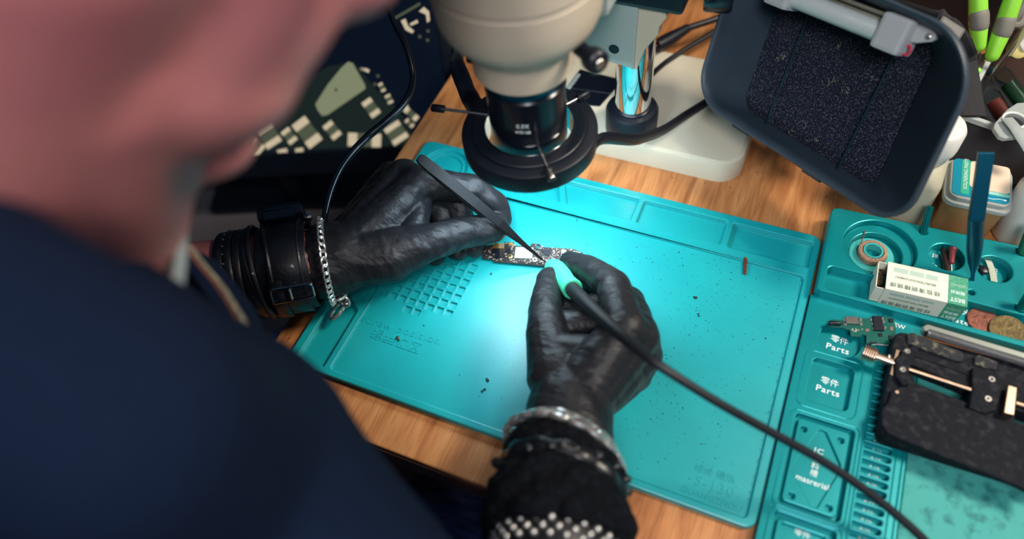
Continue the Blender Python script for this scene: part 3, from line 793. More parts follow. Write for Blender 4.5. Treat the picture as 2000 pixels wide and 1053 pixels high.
def ipoly(pts, k, z):
    im.cur = k; im.add([scr(*p) + V(0, 0, z) for p in pts], [tuple(range(len(pts)))])
ipoly([(380, 304.0), (796, 282.5), (806, 262), (786, 225), (760, 195), (735, 175), (715, 150), (690, 120), (640, 130), (540, 190), (420, 240)], 0, .0002)
def cap(cx, cy, hx, hy, wd, kb=2):
    h = Vector((hx, hy)); L_ = h.length; h.normalize(); p = Vector((-h.y, h.x)) * (wd / 2)
    c = Vector((cx, cy))
    def q(a0, a1, k, z): ipoly([c + h * a0 + p, c + h * a1 + p, c + h * a1 - p, c + h * a0 - p], k, z)
    q(-L_ * 1.25, L_ * 1.25, kb, .0004); q(-L_ * 1.35, -L_ * .6, 1, .0006); q(L_ * .6, L_ * 1.35, 1, .0006)
for a in ((600, 258, 13, 17, 32), (649, 254, 8, 10, 21), (565, 265, 7, 9, 19), (525, 264, 9, 14, 33), (497, 287, 9, 8, 30), (725, 210, 8, 11, 21), (774, 259, 8, 12, 34), (712, 273, 24, 1, 26),
          (746, 170, 3, 6, 9), (760, 193, 3, 6, 11), (803, 222, 9, 8, 12), (800, 240, 5, 5, 9)):
    cap(*a)
for pts in ([(440, 303), (456, 282), (472, 302)], [(541, 293), (560, 289), (562, 297), (543, 298)], [(577, 290), (592, 288), (593, 296), (577, 297)], [(786, 207), (797, 205), (799, 213), (789, 215)], [(705, 131), (712, 133), (709, 138), (703, 136)], [(713, 132), (722, 136), (720, 142), (711, 138)]):
    ipoly(pts, 1, .0005)
ipoly([(616, 203), (620, 214), (629, 226), (640, 224), (714, 173), (713, 165), (689, 123), (680, 120), (666, 133), (640, 165)], 3, .0005)
ipoly([(654, 173), (658, 171), (659, 177), (655, 178)], 4, .0007)
ipoly([(765, 36), (770, 39), (822, 9), (820, 4)], 2, .0005)
for pts in ([(783, 40), (792, 36), (797, 50), (809, 60), (805, 65), (792, 58)], [(818, 22), (828, 13), (838, 22), (840, 40), (834, 44), (832, 28)], [(800, 46), (815, 38), (817, 44), (803, 50)]):
    ipoly(pts, 1, .0005)
for x, y in ((836, 60), (820, 71), (835, 78), (706, 134), (738, 148), (732, 164)): ipoly([(x - 3, y - 3), (x + 3, y - 2), (x + 3, y + 3), (x - 2, y + 3)], 2, .0005)
im.build('screen_image', mats, mon, label='magnified circuit board picture')
b = MB(); q = mo + mu * .05 - mup * .02 - mn * .035
b.tube([q + V(0, 0, .03), V(q.x, q.y, -.197)], .018, 16); b.build('stand_neck', M_black, mon, smooth=True)
b = MB(M=Matrix.Translation((q.x, q.y, 0)) @ frame((0, 0, 1), mu).to_4x4()); b.plate(rrect(-.11, -.03, .11, .09, .01), (), -.1995, -.194, .002); b.build('stand_foot', M_black, mon)

# thin cord hanging in front of the screen
co = root('hanging_cord', 'thin glossy black cord looping down in front of the monitor', 'cord', atd(640, 400, .56))
P = catmull([atd(745, -30, .60), atd(768, 40, .60), atd(792, 90, .60), atd(806, 150, .60), atd(793, 195, .60), atd(760, 232, .60), atd(715, 270, .60), atd(672, 318, .59), atd(647, 370, .585), atd(634, 425, .58), atd(632, 460, .565), atd(630, 490, .560)], 9)
b = MB(); b.tube(P, [.0024 + .0009 * math.exp(-((i - 52) / 20) ** 2) for i in range(len(P))], 10); b.build('cord', mat('teal_black_cord', (10, 22, 30), .18), co, smooth=True)
# ------------------------------------------------------------------ aluminium parts tray
tr = root('parts_tray', 'teal aluminium repair parts tray right of the mat', 'parts tray', (0.42, 0.12, 0))
ZU, ZF, ZL = 0.0165, 0.0065, 0.0085
def rot2(l, a=0.018, c=(0.351, 0.23)):
    return [(c[0] + (x - c[0]) * math.cos(a) - (y - c[1]) * math.sin(a), c[1] + (x - c[0]) * math.sin(a) + (y - c[1]) * math.cos(a)) for x, y in l]
UO = [(0.3525, 0.1850), (0.520, 0.1832)] + [(0.520, 0.2735)] + rrect(0.3506, 0.20, 0.40, 0.2665, 0.005)[14:21]
UO = [(0.3560, 0.1838), (0.520, 0.1820), (0.520, 0.2725), (0.3560, 0.2668), (0.3520, 0.2650), (0.3506, 0.2610), (0.3525, 0.1870), (0.3538, 0.1845)]
bigc = circ(0.3897, 0.2370, 0.0262, 56); c2 = circ(0.4357, 0.2438, 0.0122, 36); c3 = circ(0.4680, 0.2433, 0.0118, 36)
rec = rrect(0.3575, 0.1872, 0.512, 0.2085, 0.004, 5)
holes = [circ(*(at(1804, 453, ZU).xy), .0029, 16), circ(*(at(1996, 492, ZU).xy), .0038, 16), circ(*(at(1898, 571, ZU).xy), .0022, 12), circ(*(at(1993, 602, ZU).xy), .0034, 16)]
b = MB()
b.plate(UO, (), 0.0, 0.0045, 0.0)
b.plate(UO, [bigc, c2, c3, rec] + holes, 0.0044, ZU, 0.0010, floor=False)
b.plate(circ(0.3897, 0.2370, 0.0262, 56), [circ(0.3885, 0.2355, 0.0192, 48)], 0.0044, 0.0112, 0.0007, floor=False)
b.plate(offset(ccw(rec), -.0002), (), 0.0044, 0.0078, 0.0)
for c in ((0.4357, 0.2438, 0.0124), (0.4680, 0.2433, 0.0120)): b.plate(circ(*c, 36), (), 0.0044, 0.0085, 0)
b.build('upper_block', M_anod, tr)
LO = [(0.3507, -0.05), (0.4286, -0.05), (0.4286, 0.1845), (0.3507, 0.1845)]
lholes = [circ(0.3765, 0.1520, 0.0142, 44), rrect(0.3612, 0.0975, 0.3893, 0.1325, 0.0045, 5), rrect(0.3582, 0.0220, 0.3962, 0.0862, 0.003, 5), rrect(0.3586, -0.045, 0.3955, 0.0160, 0.003, 5)]
slots = []
for k in range(28):
    y = 0.1455 - 0.00605 * k
    slots.append((y, [(0.4032, y - .0021)] + [(0.4178 + .0021 * math.cos(t), y + .0021 * math.sin(t)) for t in [(-PI / 2) + PI * q / 6 for q in range(7)]] + [(0.4032, y + .0021)]))
b = MB()
b.plate(LO, (), 0.0, 0.0040, 0)
b.plate(LO, lholes + [s for _, s in slots], 0.0039, ZL, 0.0006, floor=False)
b.plate(offset(ccw(lholes[0]), -.0003), (), .0039, .0050, 0)
b.build('lower_block', M_anod, tr)
# raised frame lines, chip well and bolt holes
def ridge(mb, loop, z, r=.00045): mb.tube([(x, y, z) for x, y in loop], r, 6, closed=True)
b = MB()
ridge(b, rrect(0.3560, 0.0925, 0.3945, 0.1372, 0.006, 5), ZL)
ridge(b, rrect(0.3552, 0.0195, 0.3988, 0.0885, 0.004, 5), ZL)
ridge(b, rrect(0.3555, -0.047, 0.3985, 0.0178, 0.004, 5), ZL)
b.tube([(0.4013, y, ZL) for y in (-.05, 0.1, .1835)], .0005, 6)
b.tube([(0.4222, y, ZL) for y in (-.05, 0.05, .0805)], .0005, 6)
b.tube([(0.4262, y, ZL) for y in (-.05, 0.05, .0815)], .0006, 6)
b.build('engraved_line', M_anod, tr, smooth=True)
dia = [(0.3768, 0.0800), (0.3790, 0.0795), (0.3912, 0.0600), (0.3914, 0.0560), (0.3822, 0.0268), (0.3790, 0.0262), (0.3640, 0.0450), (0.3630, 0.0490), (0.3745, 0.0790)]
bolts = [(0.3652, 0.0765), (0.3887, 0.0768), (0.3662, 0.0290), (0.3889, 0.0294)]
b = MB(); b.plate(rrect(0.3608, 0.0245, 0.3938, 0.0838, 0.0025, 5), [dia] + [circ(x, y, .0021, 18) for x, y in bolts], .0039, .0070, .0006, floor=False)
b.plate(offset(ccw(dia), -.0003), (), .0039, .0055, 0); b.build('chip_well', M_anod, tr)
b = MB(); b.plate(rrect(0.3612, -0.042, 0.3925, 0.0128, 0.0025, 5), [rrect(0.3640, -0.04, 0.3905, 0.0108, 0.002, 5)], .0039, .0068, .0006, floor=False)
b.build('lower_well', M_anod, tr)
XD, YD = (1, 0, 0), (0, 1, 0)
def tx(s, size, x, y, z, **k): text(s, size, M_white, tr, (x, y, z), (1, -.03, 0), YD, depth=.0001, **k)
tx('零件', .0062, .3765, .1535, .0052); tx('Parts', .0066, .3762, .1462, .0052, sx=1.1, bold=.012, spacing=1.08)
tx('零件', .0062, .3757, .1185, .0041); tx('Parts', .0066, .3754, .1115, .0041, sx=1.1, bold=.012, spacing=1.08)
tx('IC', .0052, .3772, .0650, .0057, sx=1.25, spacing=1.1)
for i, ch in enumerate('芯料槽'): tx(ch, .0050, .3767, .0588 - .0050 * i, .0057)
tx('masrerial', .0056, .3768, .0428, .0057, bold=.01)
tx('零件', .0050, .3772, .0085, .0041)
q = at(1743, 634, ZL); tx('SCREW', .0050, q.x, q.y, ZL + .0002, spacing=1.05, bold=.01)
for k, (y, _) in enumerate(slots):
    if 10 <= k: tx('A·%d' % (k + 5), .0030, .4115, y, .0041, spacing=1.1)
tx('So', .0052, .4273, .2395, .0086, align='LEFT', bold=.01)
tx('焊', .0046, .4300, .2485, .0086)
for i, ch in enumerate('力桨川'): tx(ch, .0046, .4706, .2490 - .0046 * i, .0086)
tx('Paste', .0042, .4688, .2365, .0086, spacing=1.2, bold=.008); tx('Flux', .0040, .4690, .2330, .0086, spacing=1.2, bold=.008)
q = at(1888, 612, .008); tx('米', .0062, q.x, q.y, .0080); q = at(1886, 631, .008); tx('Material', .0058, q.x, q.y, .0080, spacing=1.25, bold=.01)

# worn teal board right of the tray
wb = MB(); wb.plate([(0.4302, -0.08), (0.60, -0.08), (0.60, 0.155), (0.4302, 0.155)], (), 0.0, 0.0035, .0005)
tag(wb.build('worn_board', mat('worn_teal', (62, 160, 152), .7, var=.9, vscale=120, vrgb=(28, 112, 110), ramp=(.5, .68), bump=.5, bscale=160, bdist=.0012, detail=8)), 'pale teal worn board with pitted paint right of the tray', 'board')

# ------------------------------------------------------------------ roll of solder wick in the round dish
wk = root('wire_roll', 'small roll of copper wire on a clear reel in the round tray dish', 'wire roll', (0.3868, 0.2372, .0045))
cx, cy, z0 = 0.3868, 0.2372, .0047
M_clear = mat('clear_plastic', (225, 238, 234), .05, trans=1.0, ior=1.08)
M_frost = mat('frosted_plastic', (214, 222, 216), .42, trans=.55, ior=1.2)
b = MB(); b.lathe([(.0058, 0), (.0160, 0), (.0160, .0010), (.0075, .0010), (.0072, .0068), (.0058, .0068), (.0058, 0)], (cx, cy, z0), (0, 0, 1), 40); b.build('reel', mat('teal_reel', (70, 178, 172), .3), wk, smooth=True)
b = MB(); b.lathe([(.0074, .0012), (.0106, .0012), (.0110, .0035), (.0105, .0060), (.0096, .0066), (.0078, .0066), (.0074, .0012)], (cx, cy, z0), (0, 0, 1), 44); b.build('wire_coil', mat('wick', (196, 156, 128), .6, var=.8, vscale=700, vrgb=(150, 110, 86), bump=1, bscale=900, bdist=.001, metal=.2), wk, smooth=True)
b = MB(); b.tube(catmull([(cx - .0098, cy + .003, z0 + .005), (cx - .0090, cy + .010, z0 + .006), (cx - .0088, cy + .016, z0 + .008)], 6), .0004, 6); b.build('loose_wire', M_cop, wk)

# ------------------------------------------------------------------ small carton lying across the recess
ct = root('carton', 'small green and white carton of tips lying open across the tray', 'carton', at(1790, 590, .02))
# top face corners
A0 = at(1735, 511, .0270); A1 = at(1891, 545, .0270)
ud = (A1 - A0); LC = ud.length; ud.normalize()
vd = V(-ud.y, ud.x, 0); 
vd = -vd                                     # towards the viewer side
WC, HC = .0125, .0150
tilt = math.radians(-4)
M_card = mat('white_card', (226, 226, 208), .6, bump=.05, bscale=300)
M_cardg = mat('green_print', (52, 148, 112), .6, var=.5, vscale=500, vrgb=(110, 184, 150))
M_cardk = mat('brown_edge', (150, 110, 70), .7)
M_pale = mat('pale_print', (176, 200, 184), .6)
M_gtxt = mat('grey_print', (92, 124, 108), .6)
zt_ = .0270
A2 = at(1712 + 10, 572, zt_); 
WC = abs((at(1727, 563, zt_) - A0).dot(vd))
def cp(u, v, z): return A0 + ud * u + vd * v + V(0, 0, z - zt_)
Rc = Matrix((ud, -vd, V(0, 0, 1))).transposed()
zbot = .0080
HC = zt_ - zbot
b = MB()
t_ = .0005
for (c, s) in ((cp(LC / 2, WC / 2, zt_ - t_ / 2), (LC, WC, t_)), (cp(LC / 2, WC / 2, zbot + t_ / 2), (LC, WC, t_)), (cp(LC / 2, WC - t_ / 2, (zt_ + zbot) / 2), (LC, t_, HC - 2 * t_)), (cp(LC / 2, t_ / 2, (zt_ + zbot) / 2), (LC, t_, HC - 2 * t_))): b.box(c, s, Rc)
b.build('sleeve', M_card, ct)
g = MB(); gw = LC * .235
g.box(cp(LC - gw / 2, WC / 2, zt_ + .00008), (gw, WC, .00016), Rc); g.box(cp(LC - gw / 2, WC + .00008, (zt_ + zbot) / 2), (gw, .00016, HC), Rc); g.build('printed_band', M_cardg, ct, label='green printed end band')
g = MB()
for k, (a, e) in enumerate(((.08, .26), (.28, .46), (.48, .63))):
    g.box(cp(LC * (a + e) / 2, WC * .24, zt_ + .00006), (LC * (e - a), WC * .17, .0001), Rc)
    g.box(cp(LC * (a + e) / 2, WC + .00006, zt_ - HC * .24), (LC * (e - a), .0001, HC * .15), Rc)
g.build('printed_bar', M_pale, ct)
NX = -ud
def ctx(s, size, m, u, v, top=True, **k):
    if top: text(s, size, m, ct, cp(u, v, zt_ + .0002), -ud, vd, depth=.00006, **k)
    else: text(s, size, m, ct, cp(u, WC + .0002, zt_ - v), -ud, V(0, 0, -1), depth=.00006, **k)
ctx('BEUSUTEXUZGYGABHU', .0026, M_gtxt, LC * .36, WC * .50, sx=.95)
ctx('桂极滑铜精锡焊', .0044, M_gtxt, LC * .36, WC * .78, spacing=1.18)
ctx('BEUSUTEXUZGYGABHU', .0026, M_gtxt, LC * .34, HC * .50, False, sx=.95)
ctx('桂极滑铜精锡焊', .0044, M_gtxt, LC * .34, HC * .80, False, spacing=1.18)
for top in (True, False):
    w_ = WC if top else HC
    ctx('BEST', .0046, M_white, LC * .88, w_ * .84, top, bold=.012); ctx('锡焊丝', .0032, M_white, LC * .88, w_ * .57, top, bold=.01)
    ctx('SONG', .0034, M_pale, LC * .88, w_ * .32, top)
b = MB(); di = .0065
for (c, s) in ((cp(-di / 2 + .0005, WC / 2, zbot + .001), (di, WC - .0014, .0005)), (cp(-di / 2 + .0005, WC - .0012, (zt_ + zbot) / 2 - .0006), (di, .0005, HC - .0028)), (cp(-di / 2 + .0005, .0012, (zt_ + zbot) / 2), (di, .0005, HC - .0018)), (cp(-di + .0006, WC / 2, (zt_ + zbot) / 2 - .0003), (.0006, WC - .0020, HC - .0024))): b.box(c, s, Rc)
b.build('inner_drawer', M_card, ct)
b = MB(); b.box(cp(-.0028, WC * .45, zbot + .0085), (.0042, WC * .62, .0100), Rc, bev=.0008); b.build('contents', mat('foil_bits', (92, 70, 40), .3, metal=.6, var=1, vscale=500, vrgb=(20, 18, 20), bump=1, bscale=600, bdist=.002), ct)

# ------------------------------------------------------------------ coins
def coin(px, py, z, r, m, lab, tilt):
    q = at(px, py, z); t = root('coin', lab, 'coin', q)
    ax = V(*tilt).normalized()
    b = MB(); b.lathe([(0, -.0008), (r - .0002, -.0008), (r, -.0006), (r, .0006), (r - .0002, .0008), (r - .0010, .0008), (r - .0012, .0006), (0, .0006)], q, ax, 48); b.build('disc', m, t, smooth=True)
    b = MB(); R_ = frame(ax); rs = random.Random(int(px))
    for k in range(7): b.box(q + R_ @ V(r * .45 * math.cos(k), r * .35 * math.sin(k * 1.7), .0006), (r * rs.uniform(.25, .6), r * .16, .0004), R_ @ Matrix.Rotation(k * .9, 3, 'Z'), bev=.0001)
    b.build('relief', m, t)
M_c1 = mat('red_copper', (112, 66, 52), .42, metal=.6, bump=.3, bscale=500, bdist=.0004, var=.5, vscale=200)
M_c2 = mat('dull_brass', (134, 116, 76), .42, metal=.6, bump=.4, bscale=600, bdist=.0004, var=.6, vscale=220)
coin(1919, 626, .0092, .0103, M_c1, 'reddish copper coin leaning under the brass coin in the tray', (0, -.08, 1))
coin(1967, 644, .0116, .0113, M_c2, 'dull brass coin overlapping the copper coin in the tray', (-.12, -.06, 1))

# ------------------------------------------------------------------ small green charging board
gb = root('charging_board', 'small green circuit board with a metal charging socket on the tray', 'circuit board', at(1690, 645, .012))
zg = .0125
GP = [(1619, 629), (1628, 624), (1645, 626), (1650, 620), (1684, 621), (1700, 623), (1703, 616), (1745, 620), (1750, 640), (1748, 672), (1692, 671), (1692, 655), (1684, 653), (1680, 658), (1662, 657), (1660, 645), (1645, 640), (1622, 638)]
M_grn = mat('green_pcb', (4, 92, 80), .35, var=.5, vscale=500, vrgb=(0, 68, 62))
b = MB(); b.plate(ccw([(at(x, y, zg).x, at(x, y, zg).y) for x, y in GP]), (), zg - .0009, zg, .0001); b.build('board', M_grn, gb)
def gq(px, h, m, name, z=zg): 
    b = MB(); b.plate(ccw([(at(x, y, z + h).x, at(x, y, z + h).y) for x, y in px]), (), z, z + h, min(.0002, h * .3)); return b.build(name, m, gb)
gq([(1652, 618), (1675, 618), (1678, 632), (1653, 631)], .0026, M_steel, 'charging_socket')
for x, y in ((1650, 624), (1681, 624), (1651, 632), (1682, 632)): gq([(x - 3, y - 3), (x + 3, y - 3), (x + 3, y + 3), (x - 3, y + 3)], .0010, M_silver, 'socket_tab')
gq([(1705, 617), (1722, 617), (1727, 645), (1708, 644)], .0018, M_chip, 'chip')
for x, y in ((1702, 624), (1704, 632), (1706, 641), (1724, 622), (1726, 628), (1729, 640)): gq([(x - 2, y - 2.5), (x + 2, y - 2.5), (x + 2, y + 2.5), (x - 2, y + 2.5)], .0006, M_silver, 'pin')
gq([(1690, 642), (1698, 642), (1698, 647), (1690, 647)], .0004, M_brass, 'pad'); gq([(1738, 638), (1744, 638), (1745, 645), (1739, 645)], .0004, M_brass, 'pad')
gq([(1736, 622), (1744, 622), (1745, 629), (1737, 629)], .0008, M_chip, 'chip'); gq([(1715, 651), (1722, 650), (1724, 657), (1717, 657)], .0006, M_chip, 'chip')
gq([(1736, 655), (1745, 655), (1745, 664), (1737, 664)], .0008, M_chip, 'chip'); gq([(1700, 668), (1713, 668), (1713, 672), (1700, 672)], .0008, M_chip, 'chip')
b = MB(); b.tube([at(1702, 674, zg), at(1712, 673, zg + .001), at(1735, 675, zg)], .0005, 8); b.build('solder_wire', M_silver, gb, smooth=True)
b = MB(); rs = random.Random(8)
for k in range(14): b.box(at(rs.uniform(1664, 1684), rs.uniform(642, 648), zg + .0002), (.0008, .0005, .0004))
b.build('small_component', M_smd, gb)['kind'] = 'stuff'
b = MB(); b.capsule(at(1622, 631, zg + .0012), .0018, at(1640, 632, zg + .0012), .0015, 12); b.build('plug_lug', M_chip, gb, smooth=True)
b = MB(); q = at(1690, 640, zg); b.box((q.x + .004, q.y - .001, zg - .0024), (.010, .006, .0028)); b.build('underside_component', M_chip, gb)

# ------------------------------------------------------------------ board clamp (black jig)
jg = root('board_clamp', 'black sliding board clamp with threaded rods lying on the tray', 'clamp', (0.45, 0.125, .009))
ZJ = .0215
M_jig = mat('jig_black', (15, 19, 27), .75, spec=.25, var=.8, vscale=180, vrgb=(50, 52, 54), ramp=(.52, .74), bump=.7, bscale=220, bdist=.0012)
M_scuff = mat('jig_scuffed', (36, 38, 42), .8, var=1.0, vscale=260, vrgb=(110, 108, 92), ramp=(.5, .72), bump=1, bscale=300, bdist=.0014)
jo = rrect(0.4075, 0.0815, 0.56, 0.1640, 0.007, 8)
win = [(at(x, y, ZJ).x, at(x, y, ZJ).y) for x, y in ((1779, 712), (1898, 758), (1894, 787), (1789, 748))]
win2 = [(at(x, y, ZJ).x, at(x, y, ZJ).y) for x, y in ((1983, 800), (2060, 826), (2060, 850), (1983, 822))]
b = MB(); b.plate(jo, [win, win2], .0100, ZJ, .0012); b.build('base_plate', M_jig, jg)
def jq(px, z0, z1, m, name, bev=.0008):
    b = MB(); b.plate(ccw([(at(x, y, z1).x, at(x, y, z1).y) for x, y in px]), (), z0, z1, bev); return b.build(name, m, jg)
def rpx(pts, n=3):
    return [tuple(p) for p in pts]
jq([(1741, 763), (1752, 757), (1763, 753), (1900, 800), (1985, 830), (2040, 850), (2040, 975), (1990, 950), (1760, 858), (1733, 846), (1722, 828), (1722, 800), (1735, 785)], ZJ - .0005, ZJ + .0030, M_jig, 'front_pad', .0012)
jq([(1772, 652), (1782, 649), (1878, 686), (1884, 693), (1879, 706), (1862, 703), (1774, 671)], ZJ - .0005, ZJ + .0022, M_scuff, 'rear_pad')
jq([(1903, 697), (1912, 693), (1950, 706), (1946, 722), (1905, 712)], ZJ - .0005, ZJ + .0022, M_scuff, 'rear_pad')
jq([(1778, 680), (1868, 708), (1898, 722), (1900, 735), (1785, 695)], ZJ - .0005, ZJ + .0010, M_jig, 'rail')
jq([(1749, 700), (1762, 688), (1784, 672), (1796, 678), (1782, 706), (1775, 726), (1776, 750), (1765, 752), (1750, 735)], ZJ - .0005, ZJ + .0038, M_jig, 'end_plate', .001)
jq([(1899, 718), (1948, 730), (1958, 760), (1946, 800), (1925, 808), (1893, 796), (1899, 760)], ZJ - .0005, ZJ + .0045, M_jig, 'sliding_jaw', .001)
jq([(1750, 682), (1758, 684), (1744, 735), (1738, 730)], ZJ - .0035, ZJ + .0012, M_brass, 'side_plate', .0003)
jq([(1969, 752), (1987, 757), (1981, 811), (1961, 806)], ZJ - .0005, ZJ + .0070, M_brass, 'brass_nut', .0004)
for x, y in ((1772, 686), (1763, 722), (1937, 741), (1930, 779)):
    q = at(x, y, ZJ + .0045); b = MB(); b.lathe([(0, -.0016), (.0024, -.0016), (.0024, -.0003), (.0019, .0004), (.0010, .0004), (.0009, -.0004), (0, -.0004)], q, (0, 0, 1), 20); b.build('cap_screw', M_steel, jg, smooth=True)
q = at(1965, 704, ZJ + .001); b = MB(); b.lathe([(0, -.001), (.0016, -.001), (.0014, .0006), (0, .0008)], q, (0, 0, 1), 14); b.build('cap_screw', M_steel, jg, smooth=True)
for (x, y) in ((1752, 766),): 
    q = at(x, y, ZJ + .003); b = MB(); b.lathe([(0, -.0006), (.0012, -.0006), (.0012, .0002), (0, .0002)], q, (0, 0, 1), 14); b.build('guide_pin', M_brass, jg, smooth=True)
def rod(a, c, r, m, pitch=.0007, name='threaded_rod'):
    L = (c - a).length; n_ = int(L / pitch); pr = [(0, 0)]
    for k in range(n_):
        pr += [(r, k * pitch), (r, k * pitch + pitch * .35), (r * .82, k * pitch + pitch * .6)]
    pr += [(r, L), (0, L)]
    b = MB(); b.lathe(pr, a, c - a, 14); return b.build(name, m, jg)
rod(at(1768, 719, ZJ + .0018), at(1914, 767, ZJ + .0018), .0016, M_brass)
rod(at(1984, 787, ZJ + .0018), at(2060, 812, ZJ + .0018), .0016, M_brass)
# knurled knob, shaft
k0, k1, k2 = at(1691, 689, ZJ - .001), at(1711, 697, ZJ - .001), at(1748, 710, ZJ - .001)
kd = (k1 - k0).normalized()
b = MB(); pr = [(0, 0)]
for k in range(6): pr += [(.0056, k * .0014 + .0001), (.0056, k * .0014 + .0009), (.0048, k * .0014 + .0012)]
pr += [(.005, .0086), (0, .0086)]
b.lathe(pr, k0 - kd * .0020, kd, 22); b.build('knurled_knob', M_brass, jg)
b = MB(); b.cyl(k1 - kd * .004, k2, .0030, n=20, bev=.0002); b.build('shaft', M_brass, jg, smooth=True)
b = MB(); q = at(1737, 696, ZJ + .0018); b.lathe([(0, -.002), (.0013, -.002), (.0013, .0004), (.0007, .0008), (0, .0004)], q, (0, 0, 1), 14); b.build('grub_screw', M_steel, jg, smooth=True)
# guide bar with its spring along the rear edge
sp0, sp1 = at(1812, 650, ZJ + .0035), at(2060, 727, ZJ + .0035)
b = MB(); b.cyl(sp0, sp1, .0017, n=18); b.build('guide_bar', M_steel, jg, smooth=True)
sa = (sp1 - sp0); SL = sa.length; Rf = frame(sa); turns = int(SL / .00105); pts = []
for k in range(turns * 9):
    a = 2 * PI * k / 9; pts.append(sp0 + Rf @ V(.0027 * math.cos(a), .0027 * math.sin(a), SL * k / (turns * 9)))
b = MB(); b.tube(pts, .00042, 5); b.build('spring', M_silver, jg, smooth=True)
jq([(1803, 637), (1812, 633), (2040, 700), (2040, 711), (1805, 645)], ZJ - .0035, ZJ + .0030, mat('jig_bar', (170, 178, 170), .3, metal=.7), 'top_bar', .0006)

# ------------------------------------------------------------------ tools standing in the tray
t = root('screwdriver', 'dark blue flat-handled tool standing upright in the tray', 'tool', at(1898, 571, .006))
p0, p1, p2, p3, p4 = at(1898, 570, .0050), at(1901, 530, .0310), at(1902, 500, .0445), at(1907, 425, .072), at(1925, 303, .106)
axd = (p4 - p1).normalized()
b = MB(); b.lathe([(0, 0), (.0011, 0), (.0014, (p1 - p0).length * .7), (.0038, (p2 - p0).length * .72), (.0050, (p2 - p0).length), (.0052, (p3 - p0).length * .85), (.0050, (p3 - p0).length), (0, (p3 - p0).length)], p0, p3 - p0, 28); b.build('handle', M_anod_b, t, smooth=True)
b = MB(); Rz = frame(p4 - p3, V(1, .1, 0)); b.box((p3 + p4) / 2, (.0092, .0052, (p4 - p3).length + .004), Rz, bev=.0005); b.build('flat_grip', M_anod_b, t)
for nm, px0, px1, zt1, r, m, lab in (('steel_tube', (1804, 453), (1817, 403), .033, .0026, M_anod_t, 'short teal hollow tube standing at the back edge of the tray'),
                                   ('steel_tube', (1996, 492), (2014, 446), .040, .0034, M_anod_g, 'green metallic tube standing at the right end of the tray back edge'),
                                   ('steel_tube', (1993, 602), (2020, 560), .038, .0030, M_anod_t, 'dark teal tube standing by the brass coin at the tray edge')):
    h_ = at(*px0, ZU); c = at(*px1, zt1); ax_ = (c - h_).normalized(); a = h_ - ax_ * ((ZU - .0062) / ax_.z); L_ = (c - a).length
    t = root(nm, lab, 'tube', a, 'tubes standing in the tray')
    b = MB(); b.lathe([(0, 0), (r, 0), (r, L_), (r * .72, L_), (r * .72, L_ - .012), (0, L_ - .012)], a, ax_, 24); b.build('barrel', m, t, smooth=True)
# dispensing needle, dark nozzle in the second dish
nd = root('needle_tip', 'dark red dispensing needle leaning in the small tray dish', 'needle', at(1858, 500, .012))
a, c = at(1861, 484, .0190), at(1858, 514, .0150); e = at(1859, 540, .0120)
b = MB(); b.lathe([(0, 0), (.0026, 0), (.0029, .0008), (.0027, .0022), (.0023, .0030), (.0020, (c - a).length), (.0009, (c - a).length + .001), (0, (c - a).length + .001)], a, c - a, 22); b.build('hub', mat('maroon', (120, 44, 48), .4), nd, smooth=True)
b = MB(); b.cyl(c, e, .00045, n=10); b.build('cannula', M_brass, nd, smooth=True)
nz = root('nozzle', 'dark brown nozzle lying beside the red needle in the tray dish', 'nozzle', at(1847, 512, .012))
a, c, e = at(1843, 487, .0135), at(1848, 494, .0135), at(1851, 534, .0125)
b = MB(); b.lathe([(0, 0), (.0016, 0), (.0024, .002), (.0026, (e - a).length), (.0018, (e - a).length), (0, (e - a).length - .002)], a, e - a, 20); b.build('barrel', mat('burnt_metal', (58, 46, 46), .4, metal=.5), nz, smooth=True)
b = MB(); b.lathe([(0, 0), (.0003, 0), (.0009, (c - at(1839, 470, .0135)).length), (0, (c - at(1839, 470, .0135)).length)], at(1839, 470, .0135), a - at(1839, 470, .0135), 10); b.build('spike', M_chip, nz, smooth=True)
bt = root('round_button', 'small round black rubber cap in the paste dish', 'cap', at(1922, 527, .012))
q = at(1921, 527, .0135); b = MB(); b.lathe([(0, -.003), (.0030, -.003), (.0035, -.0015), (.0032, .0012), (.0015, .0018), (0, .0018)], q, (0, 0, 1), 24); b.build('cap', M_chip, bt, smooth=True)
b = MB(); b.capsule(at(1913, 518, .0138), .0012, at(1909, 512, .0140), .0008, 10); b.build('stub', M_chip, bt, smooth=True)
tp = root('tape_strip', 'short strip of translucent tape stuck across the paste dish', 'tape', at(1935, 525, .012))
pts = [at(1922, 500, .0120), at(1931, 510, .0112), at(1938, 530, .0108), at(1942, 550, .0112)]
P = catmull(pts, 5); b = MB(); b.tube(P, .0022, 8, flat=(1, .06), ref=(1, .2, 0)); b.build('strip', mat('translucent_tape', (206, 214, 190), .4, trans=.3), tp)
# ------------------------------------------------------------------ bottle, tub, organiser behind the tray
bo = root('bottle', 'white translucent plastic bottle behind the tray', 'bottle', (0.398, 0.305, 0))
M_hdpe = mat('hdpe', (214, 210, 182), .42, trans=.25, ior=1.2, sss=.2)
M_hdpew = mat('hdpe_cap', (226, 226, 216), .4, sss=.2)
c0, c1 = V(.3745, .285, 0), V(.4195, .281, 0)
du = (c1 - c0).normalized(); dv = V(-du.y, du.x, 0)
mid = c0 + (c1 - c0) / 2 + dv * .022
hb = (c1 - c0).length / 2
def bsec(k, r): 
    return [mid + du * x + dv * y for x, y in rrect(-hb * k, -.022 * k, hb * k, .022 * k, r, 5)]
secs = [(bsec(.96, .006), .0), (bsec(1, .007), .002), (bsec(1, .007), .040), (bsec(.97, .008), .044), (bsec(.84, .012), .051), (bsec(.66, .0125), .055)]
b = MB(); n = len(secs[0][0]); vs = []; fs = []
for l, z in secs: vs += [V(p.x, p.y, z) for p in l]
